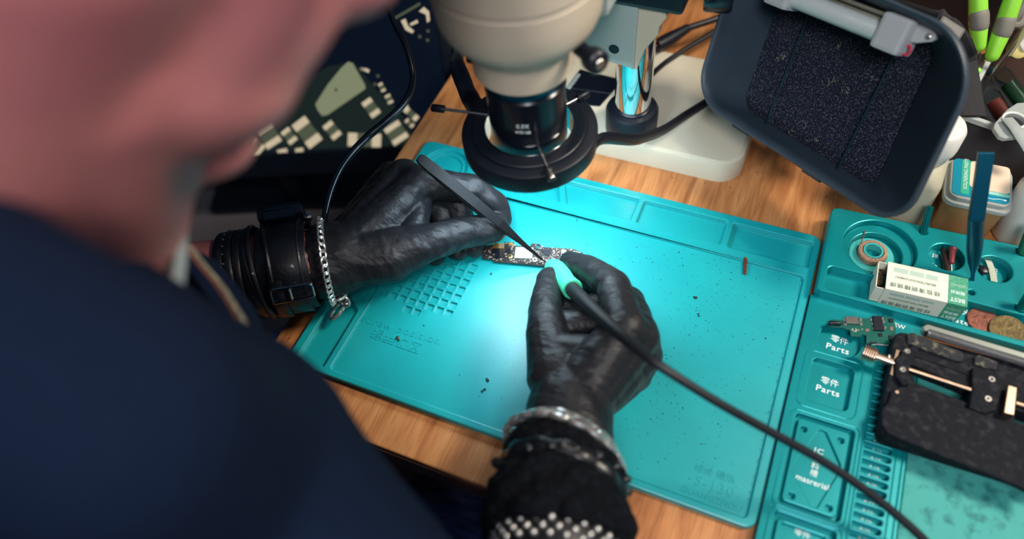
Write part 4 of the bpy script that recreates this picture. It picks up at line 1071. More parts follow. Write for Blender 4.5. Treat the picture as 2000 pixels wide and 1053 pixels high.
for j in range(len(secs) - 1):
    for k in range(n):
        k2 = (k + 1) % n; fs.append((j * n + k, j * n + k2, (j + 1) * n + k2, (j + 1) * n + k))
fs.append(tuple(reversed(range(n)))); fs.append(tuple(range((len(secs) - 1) * n, len(secs) * n)))
b.add(vs, fs); b.build('body', M_hdpe, bo, smooth=True)
b = MB(); b.lathe([(0, .0545), (.0140, .0545), (.0150, .056), (.0155, .060), (.0175, .064), (.0180, .068), (.0180, .082), (.0165, .0850), (.0120, .086), (0, .086)], V(mid.x + .004, mid.y, 0), (0, 0, 1), 40); b.build('screw_cap', M_hdpew, bo, smooth=True)

pb = root('paste_tub', 'square plastic tub of soldering paste with a teal printed label', 'tub', (.4405, .279, 0))
tx0, ty0, tx1, ty1 = .4215, .2760, .4680, .3220
Rt = None
def tub(l): return rot2(l, .03, (.44, .30))
b = MB()
secs = [(tub(rrect(tx0 + .004, ty0 + .004, tx1 - .004, ty1 - .004, .006)), .0002), (tub(rrect(tx0 + .002, ty0 + .002, tx1 - .002, ty1 - .002, .007)), .036), (tub(rrect(tx0 + .0035, ty0 + .0035, tx1 - .0035, ty1 - .0035, .006)), .036), (tub(rrect(tx0 + .006, ty0 + .006, tx1 - .006, ty1 - .006, .005)), .002)]
n = len(secs[0][0]); vs = []; fs = []
for l, z in secs: vs += [(p[0], p[1], z) for p in l]
for j in range(3):
    for k in range(n):
        k2 = (k + 1) % n; fs.append((j * n + k, j * n + k2, (j + 1) * n + k2, (j + 1) * n + k))
fs.append(tuple(reversed(range(n)))); fs.append(tuple(range(3 * n, 4 * n)))
b.add(vs, fs); b.build('tub_body', mat('amber_clear', (226, 178, 122), .25, trans=.6, ior=1.2), pb, smooth=True)
b = MB(); b.plate(tub(rrect(tx0 + .0075, ty0 + .0075, tx1 - .0075, ty1 - .0075, .004)), (), .003, .022, .001); b.build('paste', mat('amber_paste', (196, 138, 82), .4), pb)
b = MB(); b.plate(tub(rrect(tx0, ty0, tx1, ty1, .008)), (), .0362, .0400, .0012); b.plate(tub(rrect(tx0 + .0025, ty0 + .0025, tx1 - .0025, ty1 - .0025, .007)), (), .0398, .0440, .0012); b.build('lid', M_frost, pb)
zl = .0443
def tl_(x, y): return tub([(x, y)])[0]
lx0, ly0, lx1, ly1 = tx0 + .004, ty0 + .0045, tx1 - .004, ty1 - .0035
def lab(x0, y0, x1, y1, m, nm, z=zl, r=.001):
    X0, X1 = lx0 + (lx1 - lx0) * x0, lx0 + (lx1 - lx0) * x1; Y0, Y1 = ly0 + (ly1 - ly0) * y0, ly0 + (ly1 - ly0) * y1
    b = MB(); b.plate(tub(rrect(X0, Y0, X1, Y1, r, 3)), (), z - .0002, z + .0001, .0); return b.build(nm, m, pb)
M_lteal = mat('label_teal', (0, 132, 158), .4); M_lgreen = mat('label_green', (52, 168, 136), .4); M_lcream = mat('label_cream', (226, 204, 178), .4)
lab(0, 0, 1, 1, M_lteal, 'label', zl, .004); lab(.15, .06, .30, 1.0, M_lgreen, 'label_stripe', zl + .0002)
lab(.30, .27, 1, 1, M_lcream, 'label_panel', zl + .0003, .003); lab(.34, .18, 1, .26, mat('label_mint', (130, 210, 190), .4), 'label_stripe', zl + .0002)
q = tl_(lx0 + (lx1 - lx0) * .225, ly0 + (ly1 - ly0) * .60)
text('SOLDERING PASTE', .0038, M_white, pb, (q[0], q[1], zl + .0006), (-.03, 1, 0), (-1, 0, 0), depth=.00005, sx=1.0)
q = tl_(lx0 + (lx1 - lx0) * .66, ly0 + (ly1 - ly0) * .22); text('CE  RoHS', .0028, M_white, pb, (q[0], q[1], zl + .0006), (1, .03, 0), (0, 1, 0), depth=.00005)
b = MB(); wv = [tl_(lx0 + (lx1 - lx0) * t, ly0 + (ly1 - ly0) * (.09 + .025 * math.sin(t * 16) * max(0, 1 - abs(t - .7) * 3.5))) for t in [.36 + .56 * k / 30 for k in range(31)]]
b.tube([(x, y, zl + .0003) for x, y in wv], .00028, 5); q = wv[-1]; b.sphere((q[0], q[1], zl + .0003), .0011, 10, scale=(1.3, .7, .2)); b.build('printed_wave', M_white, pb)

# clear organiser with tools
og = root('organiser', 'clear plastic organiser box holding scissors and brushes at the back right', 'organiser', (.46, .40, 0))
o0, o1 = V(.4235, .3560, 0), V(.54, .3290, 0); ou = (o1 - o0).normalized(); ov = V(-ou.y, ou.x, 0)
MO = Matrix((ou, ov, V(0, 0, 1))).transposed().to_4x4(); MO.translation = o0
W_, D_, H_ = .14, .12, .055
b = MB(M=MO)
b.plate(rrect(0, 0, W_, D_, .006), (), .001, .003, .0)
b.plate(rrect(0, 0, W_, D_, .006), [rrect(.0016, .0016, W_ - .0016, D_ - .0016, .005)], .003, H_, .0004); b.build('box', mat('smoky_clear', (120, 124, 128), .25, trans=.75, ior=1.15), og)
b = MB(M=MO); b.plate(rrect(-.003, -.003, W_ + .003, D_ + .003, .008), [rrect(.001, .001, W_ - .001, D_ - .001, .005)], H_ - .003, H_ + .0015, .0008); b.build('rim', mat('clear_rim', (216, 226, 220), .3, trans=.35), og)
b = MB(M=MO); b.plate([(.002, .002), (W_ - .002, .002), (W_ - .002, D_ - .002), (.002, D_ - .002)], (), .0032, .006, 0); b.build('liner', mat('dark_liner', (30, 32, 40), .7), og)

# scissors
sx_ = root('scissors', 'green and grey handled scissors standing tips down in the organiser', 'scissors', at(1879, 213, .014))
tipp, piv, hnd = at(1881, 208, .016), at(1911, 128, .060), at(1930, 60, .097)
sd = (hnd - tipp).normalized(); sr = sd.cross(CR[2]).normalized(); sr = sr if sr.dot(CR[0]) > 0 else -sr; sn = sr.cross(sd)
M_lime = mat('lime_plastic', (140, 212, 62), .4); M_gry = mat('grey_rubber', (120, 118, 108), .6); M_blade = mat('blade_steel', (150, 146, 132), .35, metal=.8)
LP = (piv - tipp).length; LH = (hnd - tipp).length
for s, off in ((-1, -.0012), (1, .0012)):
    b = MB(M=Matrix((sr, sd, sn)).transposed().to_4x4()); b.M.translation = tipp + sn * off
    b.plate(ccw([(s * .0002, 0), (s * .0016, .004), (s * .0040, LP * .6), (s * .0052, LP), (s * .0040, LP + .014), (-s * .0015, LP + .014), (-s * .0025, LP * .8)]), (), -.0008, .0008, .0003)
    b.build('blade', M_blade, sx_)
    b = MB(M=Matrix((sr, sd, sn)).transposed().to_4x4()); b.M.translation = tipp + sn * off
    hpts = [at(1914, 90, .082), at(1913, 45, .097), at(1912, -25, .119)] if s < 0 else [at(1936, 106, .078), at(1956, 55, .094), at(1982, -20, .119)]
    b = MB(); b.chain([(hpts[0] + sn * off, .0054), (hpts[1] + sn * off, .0070), (hpts[2] + sn * off, .0064)]); h_ = b.build('handle', M_lime, sx_, smooth=True)
    lc_ = hpts[2] + (hpts[2] - hpts[1]).normalized() * .020 + sr * (s * .008)
    b = MB(); b.tube([lc_ + sr * (.0125 * math.cos(t)) + sd * (.024 * math.sin(t)) + sn * off for t in [2 * PI * k / 28 for k in range(28)]], .0048, 10, closed=True); b.build('finger_loop', M_gry if s > 0 else M_lime, h_, smooth=True)
    b = MB(); b.capsule(hpts[1].lerp(hpts[0], .12) + sn * off - CR[2] * .0008, .0071, hpts[1].lerp(hpts[2], .20) + sn * off - CR[2] * .0008, .0072, 16); b.build('rubber_inset', M_gry, h_, smooth=True)
b = MB(); b.sphere(at(1910, 139, .058) + sn * -.001, .0036, 16, scale=(1, 1, .7)); b.build('pivot', M_lime, sx_, smooth=True)
# second grey scissors handle, brush, pen
def stick(nm, lab, cat, pts, r, m, parts=()):
    t = root(nm, lab, cat, pts[0]); b = MB(); b.tube(catmull(pts, 6), r, 10); b.build('shaft', m, t, smooth=True); return t
b1 = stick('probe', 'slim steel probe leaning across the organiser to the right', 'probe', [at(1890, 218, .020), at(1935, 150, .052), at(2010, 45, .10)], .0016, M_steel)
b = MB(); b.capsule(at(1972, 105, .072), .0022, at(2012, 45, .101), .0026, 12); b.build('handle', mat('cream_handle', (206, 196, 150), .4), b1, smooth=True)
b2 = stick('brush', 'brown handled brush leaning behind the steel probe', 'brush', [at(1940, 125, .045), at(1965, 85, .064), at(1990, 50, .082)], .0042, mat('brown_handle', (84, 66, 58), .5))
b = MB(); b.capsule(at(1938, 131, .042), .0040, at(1932, 142, .036), .003, 12); b.build('bristles', mat('bristle', (50, 70, 70), .8), b2, smooth=True)
b3 = stick('loop_handle', 'grey looped tool handle at the top right corner of the organiser', 'tool', [at(1973, 55, .080), at(1978, 38, .088), at(1992, 20, .095), at(2010, -8, .104)], .0045, M_gry)
b = MB(); b.tube([(at(1985, 18, .094) + CR[0] * (.007 * math.cos(t)) - CR[1] * (.013 * math.sin(t))) for t in [2 * PI * k / 24 for k in range(24)]], .0028, 8, closed=True); b.build('loop', M_gry, b3, smooth=True)
def vial(a, c, r, liquid, lab):
    t = root('vial', lab, 'vial', a); ax_ = (c - a); L_ = ax_.length
    b = MB(); b.lathe([(r * .7, 0), (r, .001), (r, L_ - .004), (r * .8, L_ - .002), (r * .8, L_), (r * .7, L_), (r * .7, L_ - .003), (r * .88, L_ - .005), (r * .88, .002), (r * .6, .001), (r * .7, 0)], a, ax_, 28); b.build('glass', M_clear, t, smooth=True)
    b = MB(); b.cyl(a + ax_ * .05, a + ax_ * .62, r * .84, n=24); b.build('liquid', liquid, t, smooth=True)
M_red = mat('brown_liquid', (128, 52, 44), .3); M_dg = mat('dark_green_liquid', (34, 66, 40), .3)
vial(at(1963, 232, .028), at(1930, 178, .036), .0072, M_red, 'glass vial with reddish brown contents lying in the organiser')
vial(at(2000, 205, .034), at(1950, 138, .046), .0072, M_dg, 'dark green glass vial lying above the brown vial')
cpx = root('screw_lid', 'yellow cream plastic lid at the far right of the organiser', 'lid', at(1985, 95, .06))
b = MB(); b.lathe([(0, 0), (.007, 0), (.0075, .001), (.0075, .007), (.006, .008), (0, .008)], at(1982, 97, .062), V(.2, -.6, .6), 26); b.build('lid', mat('cream_lid', (206, 190, 120), .4), cpx, smooth=True)
b = MB(); b.cyl(at(1992, 92, .066), at(2010, 84, .070), .0062, n=22, bev=.001); b.build('neck', M_hdpew, cpx, smooth=True)
# translucent hanging cap with a ring and a strap
hc = root('ring_tab', 'translucent white plastic tab with a round hole over the organiser rim', 'tab', at(1975, 245, .066))
zc = .0675
def px2(l, z): return [(at(x, y, z).x, at(x, y, z).y) for x, y in l]
ringc = at(1980, 237, zc)
b = MB(); b.plate(ccw(px2([(1939, 252), (1941, 243), (1965, 216), (1985, 203), (2000, 202), (2030, 215), (2030, 262), (2000, 268), (1960, 272), (1950, 268)], zc)), [circ(ringc.x, ringc.y, .0072, 30)], zc - .002, zc + .0012, .0008); M_tab = mat('tab_frost', (186, 194, 190), .4, trans=.35, ior=1.15); b.build('tab', M_tab, hc)
b = MB(); b.tube([(x, y, zc + .0012) for x, y in circ(ringc.x, ringc.y, .0080, 32)], .0010, 8, closed=True); b.build('ring', M_hdpew, hc, smooth=True)
b = MB(); b.tube(catmull([at(1968, 232, zc + .004), at(1985, 252, zc + .005), at(2002, 278, zc + .002), at(2015, 300, zc)], 6), .0044, 10, flat=(1, .3), ref=(1, .3, 0)); b.build('strap', M_tab, hc, smooth=True)
# clear bottle cut by the right edge of the picture
cbx = root('clear_jar', 'pale translucent jar cut off at the right edge behind the tray', 'jar', (.487, .295, 0))
b = MB(); b.lathe([(0, 0), (.0165, 0), (.018, .002), (.018, .048), (.015, .054), (.013, .058), (0, .058)], (.4860, .2985, 0), (0, 0, 1), 40); b.build('body', M_hdpew, cbx, smooth=True)
b = MB(); b.lathe([(0, .0575), (.0145, .0575), (.0145, .070), (0, .071)], (.4860, .2985, 0), (0, 0, 1), 32); b.build('lid', M_frost, cbx, smooth=True)

# black tool case with a latch behind the absorber
tcse = root('tool_case', 'black plastic tool case with a latch behind the smoke absorber', 'case', (.40, .60, 0))
b = MB(); b.box((.37, .60, .05), (.26, .16, .10), bev=.006); b.build('case_body', mat('case_black', (24, 28, 38), .5), tcse)
b = MB(); b.box((.37, .60, .108), (.262, .162, .012), bev=.004); b.build('case_lid', M_black, tcse)
for x in (.33, .42):
    b = MB(); b.box((x, .5175, .096), (.03, .007, .03), bev=.002); l_ = b.build('latch', mat('grey_latch', (88, 86, 84), .5) if 'grey_latch' not in bpy.data.materials else bpy.data.materials['grey_latch'], tcse)
    b = MB(); b.tube(catmull([(x - .006, .5135, .103), (x, .512, .107), (x + .006, .5135, .100)], 6), .0012, 8); b.build('latch_ring', M_silver, l_, smooth=True)
# webbing strap and buckle thrown over the back of the absorber
ws = root('strap_buckle', 'black strap with a grey buckle hanging behind the absorber top corner', 'strap', at(1845, 60, .10))
P = catmull([bl + U * .10 + UP * .112 - N * .030, at(1812, 34, .128), at(1850, 62, .118), at(1872, 92, .100), at(1884, 125, .075), V(.431, .352, .058)], 6)
b = MB(); b.tube(P, .010, 10, flat=(1, .2), ref=CR[0]); b.build('webbing', mat('webbing', (42, 42, 44), .9, bump=.5, bscale=600), ws)
b = MB(); b.box(at(1850, 62, .123), (.020, .014, .007), frame(CR[2] * -1, CR[0] * .8 + CR[1] * .5), bev=.002); bk = b.build('buckle', mat('buckle_grey', (92, 92, 88), .5), ws)
b = MB(); b.tube(catmull([at(1815, 42, .132), at(1822, 44, .132), at(1823, 52, .132)], 5), .0005, 6); b.build('wire_hook', M_silver, bk)
# ------------------------------------------------------------------ the person
Uh = V(.35, .77, .53).normalized(); Fh = V(.12, .50, -.85); Fh = (Fh - Uh * Fh.dot(Uh)).normalized(); Rh = Fh.cross(Uh)
from mathutils import Quaternion
qr = Quaternion(CR[2], math.radians(-15)); Uh = qr @ Uh; Fh = qr @ Fh
qy = Quaternion(Uh, math.radians(16)); F2 = qy @ Fh
if F2.dot(CR[2]) < Fh.dot(CR[2]): F2 = qy.inverted() @ Fh
Fh = F2; Rh = Fh.cross(Uh)
chin = atd(358, 316, .285)
HC_ = chin + Uh * .112 - Fh * .078
MH = Matrix((Rh, Uh, Fh)).transposed().to_4x4(); MH.translation = HC_
def hp(r, u, f): return HC_ + Rh * r + Uh * u + Fh * f
S_R = atd(425, 945, .30); 
EL_R = V(.312, -.215, .118)
S_L = V(-.215, -.235, .315)
NB = atd(-135, 640, .34)
per = root('person', 'bald person in a navy knit jacket and black gloves bent over the mat', 'person', (.02, -.22, -.75))
LWR = at(655, 508, .042); LF2 = at(430, 546, .048); EL_L = LF2 + (LF2 - LWR).normalized() * .17 + V(0, 0, .02)
RWR = at(1111, 828, .052); RF2 = at(1088, 1045, .066)
m = MB()
I3 = Matrix((Rh, Uh, Fh)).transposed()
def ell(c, s, n=28): m.sphere(hp(*c), 1.0, n, R=I3, scale=s)
ell((0, .038, -.012), (.0765, .086, .098), 40)
ell((0, -.032, .030), (.060, .078, .060), 36)
ell((0, -.072, .034), (.052, .036, .050))
ell((0, -.098, .078), (.025, .021, .022))
m.capsule(hp(0, .004, .088), .008, hp(0, -.034, .104), .0135, 16)
for s in (-1, 1):
    ell((s * .028, .024, .078), (.027, .011, .016)); ell((s * .043, -.026, .060), (.023, .020, .022))
    ell((s * .010, -.036, .092), (.010, .009, .012))
    m.tube([hp(s * (.076 + .008 * math.sin(t * .5 + .6)), -.006 + .030 * math.cos(t), -.008 + .016 * math.sin(t) - .004 * math.cos(t)) for t in [2 * PI * k / 22 for k in range(22)]], .0042, 10, closed=True)
    ell((s * .076, -.010, -.006), (.006, .022, .012))
ell((0, -.066, .084), (.025, .012, .012))
m.capsule(hp(0, -.035, -.035), .056, NB + V(0, .01, .0), .062, 32)
m.capsule(hp(0, -.075, .005), .040, NB + V(.03, .05, -.02), .045, 32)
m.capsule(NB, .058, S_R.lerp(S_L, .25), .045); m.capsule(NB, .058, S_L.lerp(S_R, .2), .042)
m.capsule(S_R.lerp(S_L, .12), .044, S_L.lerp(S_R, .12), .044)
HIP = V(-.06, -.40, -.16)
m.capsule(S_R.lerp(S_L, .3) + V(0, 0, -.03), .062, HIP + V(.05, 0, 0), .075, 24); m.capsule(S_L.lerp(S_R, .3) + V(0, 0, -.03), .062, HIP + V(-.07, 0, 0), .075, 24)
m.chain([(S_R.lerp(S_L, .12), .042), (EL_R, .036), (RF2, .0295), (RWR, .0265)], 24)
m.chain([(S_L.lerp(S_R, .12), .042), (EL_L, .036), (LF2, .0300), (LWR, .0265)], 24)
# hands of the body, inside the gloves
m.capsule(LWR, .0255, at(745, 450, .046), .020, 18); m.capsule(RWR, .0255, at(1125, 765, .053), .019, 18)
body = blob(m, 'body', M_skin, per, voxel=.0034, smooth=9)
for s in (-1, 1):
    b = MB(); b.sphere(hp(s * .031, .004, .0765), .0122, 18); b.build('eye', mat('eye_white', (226, 222, 214), .2) if 'eye_white' not in bpy.data.materials else bpy.data.materials['eye_white'], per, smooth=True)
    b = MB(); b.tube(catmull([hp(s * .012, .027, .094), hp(s * .028, .033, .093), hp(s * .047, .027, .078)], 6), .0028, 8, flat=(1, .5)); b.build('eyebrow', mat('brow_hair', (92, 78, 72), .8) if 'brow_hair' not in bpy.data.materials else bpy.data.materials['brow_hair'], per, smooth=True)

# jacket
m = MB()
m.capsule(S_R.lerp(S_L, .05), .060, S_L.lerp(S_R, .05), .060, 28)
m.capsule(S_R.lerp(S_L, .25) + V(0, 0, -.02), .092, HIP + V(.08, 0, -.02), .112, 28); m.capsule(S_L.lerp(S_R, .25) + V(0, 0, -.02), .092, HIP + V(-.10, 0, -.02), .112, 28)
SK = hp(0, -.035, -.035); na = (SK - NB).normalized(); tc = CP - NB; npr = (tc - na * tc.dot(na)).normalized()
nsd = na.cross(npr)
N2 = NB + na * .152 + npr * .016 - nsd * .036
m.capsule(NB - na * .03 - nsd * .01, .058, N2, .060, 30); m.capsule(N2 - na * .05, .050, S_R, .056, 28); m.capsule(N2 - na * .03, .060, S_L, .058, 28)
m.capsule(atd(-140, 660, .198), .040, atd(215, 828, .205), .040, 28); m.capsule(atd(-140, 660, .198), .040, N2 - na * .05, .050, 28); m.capsule(atd(215, 828, .205), .040, S_R, .055, 28); m.capsule(atd(110, 765, .33), .058, S_R, .061, 28); m.capsule(atd(262, 655, .37), .036, atd(335, 765, .37), .052, 28)
m.capsule(atd(372, 560, .40), .021, atd(432, 650, .40), .022, 22); m.capsule(atd(432, 650, .40), .022, atd(335, 765, .37), .040, 22)
m.chain([(S_R, .060), (EL_R, .050), (RF2.lerp(EL_R, .55), .043)], 28)
m.chain([(S_L, .062), (EL_L, .052), (LF2.lerp(EL_L, .35), .041)], 28)
m.capsule(NB + V(0, .0, -.01), .066, S_R.lerp(S_L, .2), .062, 28); m.capsule(NB + V(0, .0, -.01), .066, S_L.lerp(S_R, .2), .062, 28)
def wob(co, nr):
    out = co.copy()
    f = 34.0
    d = np.sin(co[:, 0] * f + 2 * np.sin(co[:, 2] * 19)) * np.sin(co[:, 1] * f * .8 + 1.3) * np.sin(co[:, 2] * f * .6)
    return out + nr * (d * .0035)[:, None]
jac = blob(m, 'jacket', M_knit, per, voxel=.0045, smooth=10, fn=wob)
# collar round the neck
nax = (na + nsd * .65 - npr * .1).normalized(); cc = NB + na * .118
b = MB(); R_ = frame(nax, Rh); ring = [cc + R_ @ V(.063 * math.cos(t), .063 * math.sin(t), .004 * math.sin(t * 2)) for t in [2 * PI * k / 40 for k in range(40)]]
b.tube(ring, .008, 12, closed=True); b.build('collar', M_knit, jac, smooth=True)
b = MB(); P = catmull([atd(362, 425, .315), atd(356, 470, .31), atd(350, 520, .305), atd(343, 570, .30), atd(330, 640, .30)], 6)
b.tube(P, [.0012 + .0026 * min(1, i / 10) for i in range(len(P))], 10, flat=(1, .7)); b.build('shirt_collar', mat('pale_shirt', (128, 140, 144), .8), per, smooth=True, label='pale shirt collar edge at the throat')
# zip along the open front edge
zp = catmull([atd(372, 488, .375), atd(398, 522, .372), atd(430, 560, .368), atd(455, 598, .362), atd(476, 632, .355), atd(500, 664, .345)], 8)
b = MB(); b.tube(zp, .0042, 8, flat=(1, .45)); z_ = b.build('zip_tape', mat('zip_tape', (150, 146, 126), .8, var=.8, vscale=300, vrgb=(60, 66, 66)), jac, label='pale zip tape')
b = MB()
for k in range(0, len(zp) - 1):
    d = (zp[k + 1] - zp[k]).normalized(); b.box(zp[k] - CR[2] * .002, (.0042, .0022, .0018), frame(d))
b.build('zip_teeth', M_brass, jac)
# trousers
m = MB()
m.chain([(HIP + V(.06, 0, -.02), .115), (V(.17, -.07, -.125), .088), (V(.235, .10, -.135), .074), (V(.26, .12, -.60), .055)], 26)
m.chain([(HIP + V(-.08, 0, -.02), .115), (V(-.10, -.10, -.215), .088), (V(-.085, .08, -.225), .074), (V(-.10, .06, -.60), .055)], 26)
def wrk(co, nr):
    d = np.sin(co[:, 0] * 150 + 40 * co[:, 1] + 4 * np.sin(co[:, 2] * 60)) * np.sin(co[:, 1] * 60)
    return co + nr * (d * .003)[:, None]
blob(m, 'trousers', M_jeans, per, voxel=.006, smooth=6, fn=wrk)
m = MB()
for x in (.26, -.10):
    y = .12 if x > 0 else .06
    m.chain([(V(x, y, -.66), .048), (V(x, y, -.71), .040), (V(x, y + .15, -.715), .034)], 20)
    b = MB()
blob(m, 'shoes', M_leather, per, voxel=.006, smooth=5)

# gloves: palms from metacarpals, five separate jointed fingers each
def wrinkle(cen, sc):
    def f(co, nr):
        c = np.array(cen)
        d = np.zeros(len(co))
        rs_ = np.random.RandomState(4)
        for k in range(10):
            v = rs_.normal(size=3); v /= np.linalg.norm(v); fr = rs_.uniform(260, 620); ph = rs_.uniform(0, 6)
            w2 = rs_.normal(size=3) * 55
            d += np.sin(co @ v * fr + ph + 2.0 * np.sin(co @ w2)) * rs_.uniform(.3, 1)
        d = np.maximum(d, -1.2) / 4.0
        return co + nr * (d * sc)[:, None]
    return f
def finger(m, js): m.chain(js, 18)
gl = MB()
W0, W1 = LWR.lerp(LF2, .08), at(680, 500, .043)
LM = [(at(816, 358, .060), .0135), (at(788, 342, .055), .0135), (at(765, 346, .046), .0130), (at(742, 378, .034), .0120)]
gl.capsule(W0, .0292, W1, .0275, 24)
for (p, r), rr in zip(LM, (.020, .021, .0205, .019)): gl.capsule(W1.lerp(p, .06), rr + .003, p, r, 20)
for a, c in zip(LM, LM[1:]): gl.capsule(a[0], a[1] * .95, c[0], c[1] * .95, 16)
finger(gl, [LM[0], (at(926, 368, .046), .0112), (at(970, 401, .031), .0098), (at(981, 428, .0215), .0084)])
finger(gl, [LM[1], (at(893, 392, .033), .0108), (at(904, 440, .0205), .0096), (at(926, 484, .0148), .0084)])
finger(gl, [LM[2], (at(862, 408, .028), .0106), (at(868, 450, .0175), .0096), (at(893, 490, .0148), .0085)])
finger(gl, [LM[3], (at(812, 430, .020), .0100), (at(832, 465, .0160), .0090), (at(850, 500, .0142), .0080)])
gl.capsule(W1, .025, at(762, 500, .044), .0205, 20)
finger(gl, [(at(758, 498, .044), .0215), (at(838, 474, .045), .0145), (at(900, 455, .037), .0128), (at(966, 444, .0290), .0118)])
gl.capsule(at(800, 470, .046), .0120, at(822, 400, .050), .009, 16)          # web between thumb and forefinger
blob(gl, 'glove', M_glove, per, voxel=.0011, smooth=7, fn=wrinkle(W1, .0009), label='left black nitrile glove')
gl = MB()
W0, W1 = RWR.lerp(RF2, .20), at(1114, 790, .053)
RM = [(at(1222, 642, .075), .0135), (at(1248, 660, .063), .0138), (at(1256, 695, .047), .0132), (at(1240, 730, .033), .0122)]
gl.capsule(W0, .0285, W1, .0270, 24)
for (p, r), rr in zip(RM, (.020, .021, .0205, .019)): gl.capsule(W1.lerp(p, .06), rr + .003, p, r, 20)
for a, c in zip(RM, RM[1:]): gl.capsule(a[0], a[1] * .95, c[0], c[1] * .95, 16)
finger(gl, [RM[0], (at(1198, 558, .061), .0116), (at(1152, 527, .042), .0102), (at(1114, 512, .0275), .0086)])
finger(gl, [RM[1], (at(1228, 590, .043), .0112), (at(1182, 560, .0250), .0098), (at(1143, 550, .0160), .0086)])
finger(gl, [RM[2], (at(1240, 645, .028), .0108), (at(1195, 612, .0175), .0096), (at(1165, 600, .0150), .0085)])
finger(gl, [RM[3], (at(1230, 692, .020), .0100), (at(1192, 662, .0155), .0090), (at(1165, 652, .0142), .0080)])
gl.capsule(W1, .0245, at(1090, 735, .055), .0195, 20)
finger(gl, [(at(1088, 735, .055), .0200), (at(1068, 655, .055), .0142), (at(1066, 595, .045), .0118), (at(1074, 546, .0320), .0098)])
gl.capsule(at(1090, 690, .058), .0130, at(1170, 690, .064), .0125, 16); gl.capsule(at(1088, 640, .044), .0115, at(1200, 628, .052), .0115, 16); gl.capsule(at(1100, 605, .030), .0090, at(1185, 595, .036), .0095, 16)
blob(gl, 'glove', M_glove, per, voxel=.0011, smooth=7, fn=wrinkle(W1, .0005), label='right black nitrile glove')

# ------------------------------------------------------------------ watch and bracelets
def ringpts(c, ax, r, n, ref=None, r2=None):
    R = frame(ax, ref); return [c + R @ V(r * math.cos(2 * PI * k / n), (r2 or r) * math.sin(2 * PI * k / n), 0) for k in range(n)]
la = (LWR - LF2).normalized()
def lax(px): # point on the left forearm axis near image column px
    best = min((abs((lambda q: 1000 + FPX * q.dot(CR[0]) / q.dot(CR[2]))(LF2 + la * t - CP) - px), t) for t in [k * .0005 for k in range(0, 300)])
    return LF2 + la * best[1]
upv = -CR[1] * .93 + CR[2] * .36; upv = (upv - la * upv.dot(la)).normalized()
nearv = upv.cross(la); nearv = nearv if nearv.dot(CR[2]) < 0 else -nearv
wc = lax(566)
wt = root('wristwatch', 'black square wristwatch with a wide leather strap on the left wrist', 'watch', wc)
def band(mb, c, ax, r, wdt, th, n=56, ref=None, a0=0, a1=2 * PI):
    R = frame(ax, ref); vs = []; fs = []
    full = a1 - a0 > 6.28; m_ = n if full else n + 1
    for k in range(m_):
        a = a0 + (a1 - a0) * k / n; d = R @ V(math.cos(a), math.sin(a), 0); x = Vector(ax).normalized()
        for rr, z in ((r, -wdt / 2), (r + th * .8, -wdt / 2), (r + th, -wdt / 2 + th * .4), (r + th, wdt / 2 - th * .4), (r + th * .8, wdt / 2), (r, wdt / 2)): vs.append(c + d * rr + x * z)
    for k in range(n):
        k2 = (k + 1) % m_
        for j in range(6): fs.append((k * 6 + j, k2 * 6 + j, k2 * 6 + (j + 1) % 6, k * 6 + (j + 1) % 6))
    if not full: fs += [tuple(range(6)), tuple((m_ - 1) * 6 + j for j in reversed(range(6)))]
    mb.add(vs, fs)
b = MB(); band(b, wc, la, .0305, .036, .0022, ref=upv); b.build('strap_pad', M_leather, wt, smooth=True)
b = MB(); band(b, wc + la * .002, la, .0328, .024, .0024, ref=upv); st = b.build('strap', M_leather, wt, smooth=True)
b = MB(); band(b, wc + la * .013, la, .0350, .0012, .0006, ref=upv); band(b, wc - la * .009, la, .0350, .0012, .0006, ref=upv); b.build('stitching', M_chip, st)
Rw = Matrix((la, nearv, upv)).transposed()
b = MB(); b.box(wc + upv * .0395, (.034, .038, .0105), Rw, bev=.003); b.build('case', M_blackg, wt, smooth=True)
b = MB(); b.box(wc + upv * .0452, (.030, .034, .0014), Rw, bev=.0006); b.build('watch_glass', mat('dark_glass', (8, 12, 18), .05), wt)
b = MB(); b.cyl(wc + upv * .0395 + la * .017, wc + upv * .0395 + la * .0205, .003, n=16, bev=.0005); b.build('crown', M_steel, wt, smooth=True)
for s in (-1, 1):
    b = MB(); b.box(wc + upv * .0345 + nearv * (.0215), (.024, .005, .008), Rw, bev=.0015); b.build('lug', M_blackg, wt)
    break
dn = (-upv * .80 + nearv * .60).normalized(); Rb = Matrix((la, dn.cross(la), dn)).transposed()
bc = wc + dn * .0372 + la * .004; ts = dn.cross(la)
b = MB(); fr_ = [bc + la * x + ts * y for x, y in rrect(-.0145, -.0055, .0145, .0055, .002, 4)]; b.tube(fr_, .0012, 8, closed=True); bk = b.build('buckle', mat('gunmetal', (120, 130, 132), .12, metal=1), wt, smooth=True)
b = MB(); b.tube([bc - la * .001 - ts * .006, bc - la * .001 + ts * .0055], .0009, 8); b.build('buckle_pin', M_silver, bk, smooth=True)
b = MB(); band(b, wc - la * .006, la, .0352, .009, .0018, ref=upv, a0=2.2, a1=5.0); b.build('strap_keeper', M_leather, wt, smooth=True)

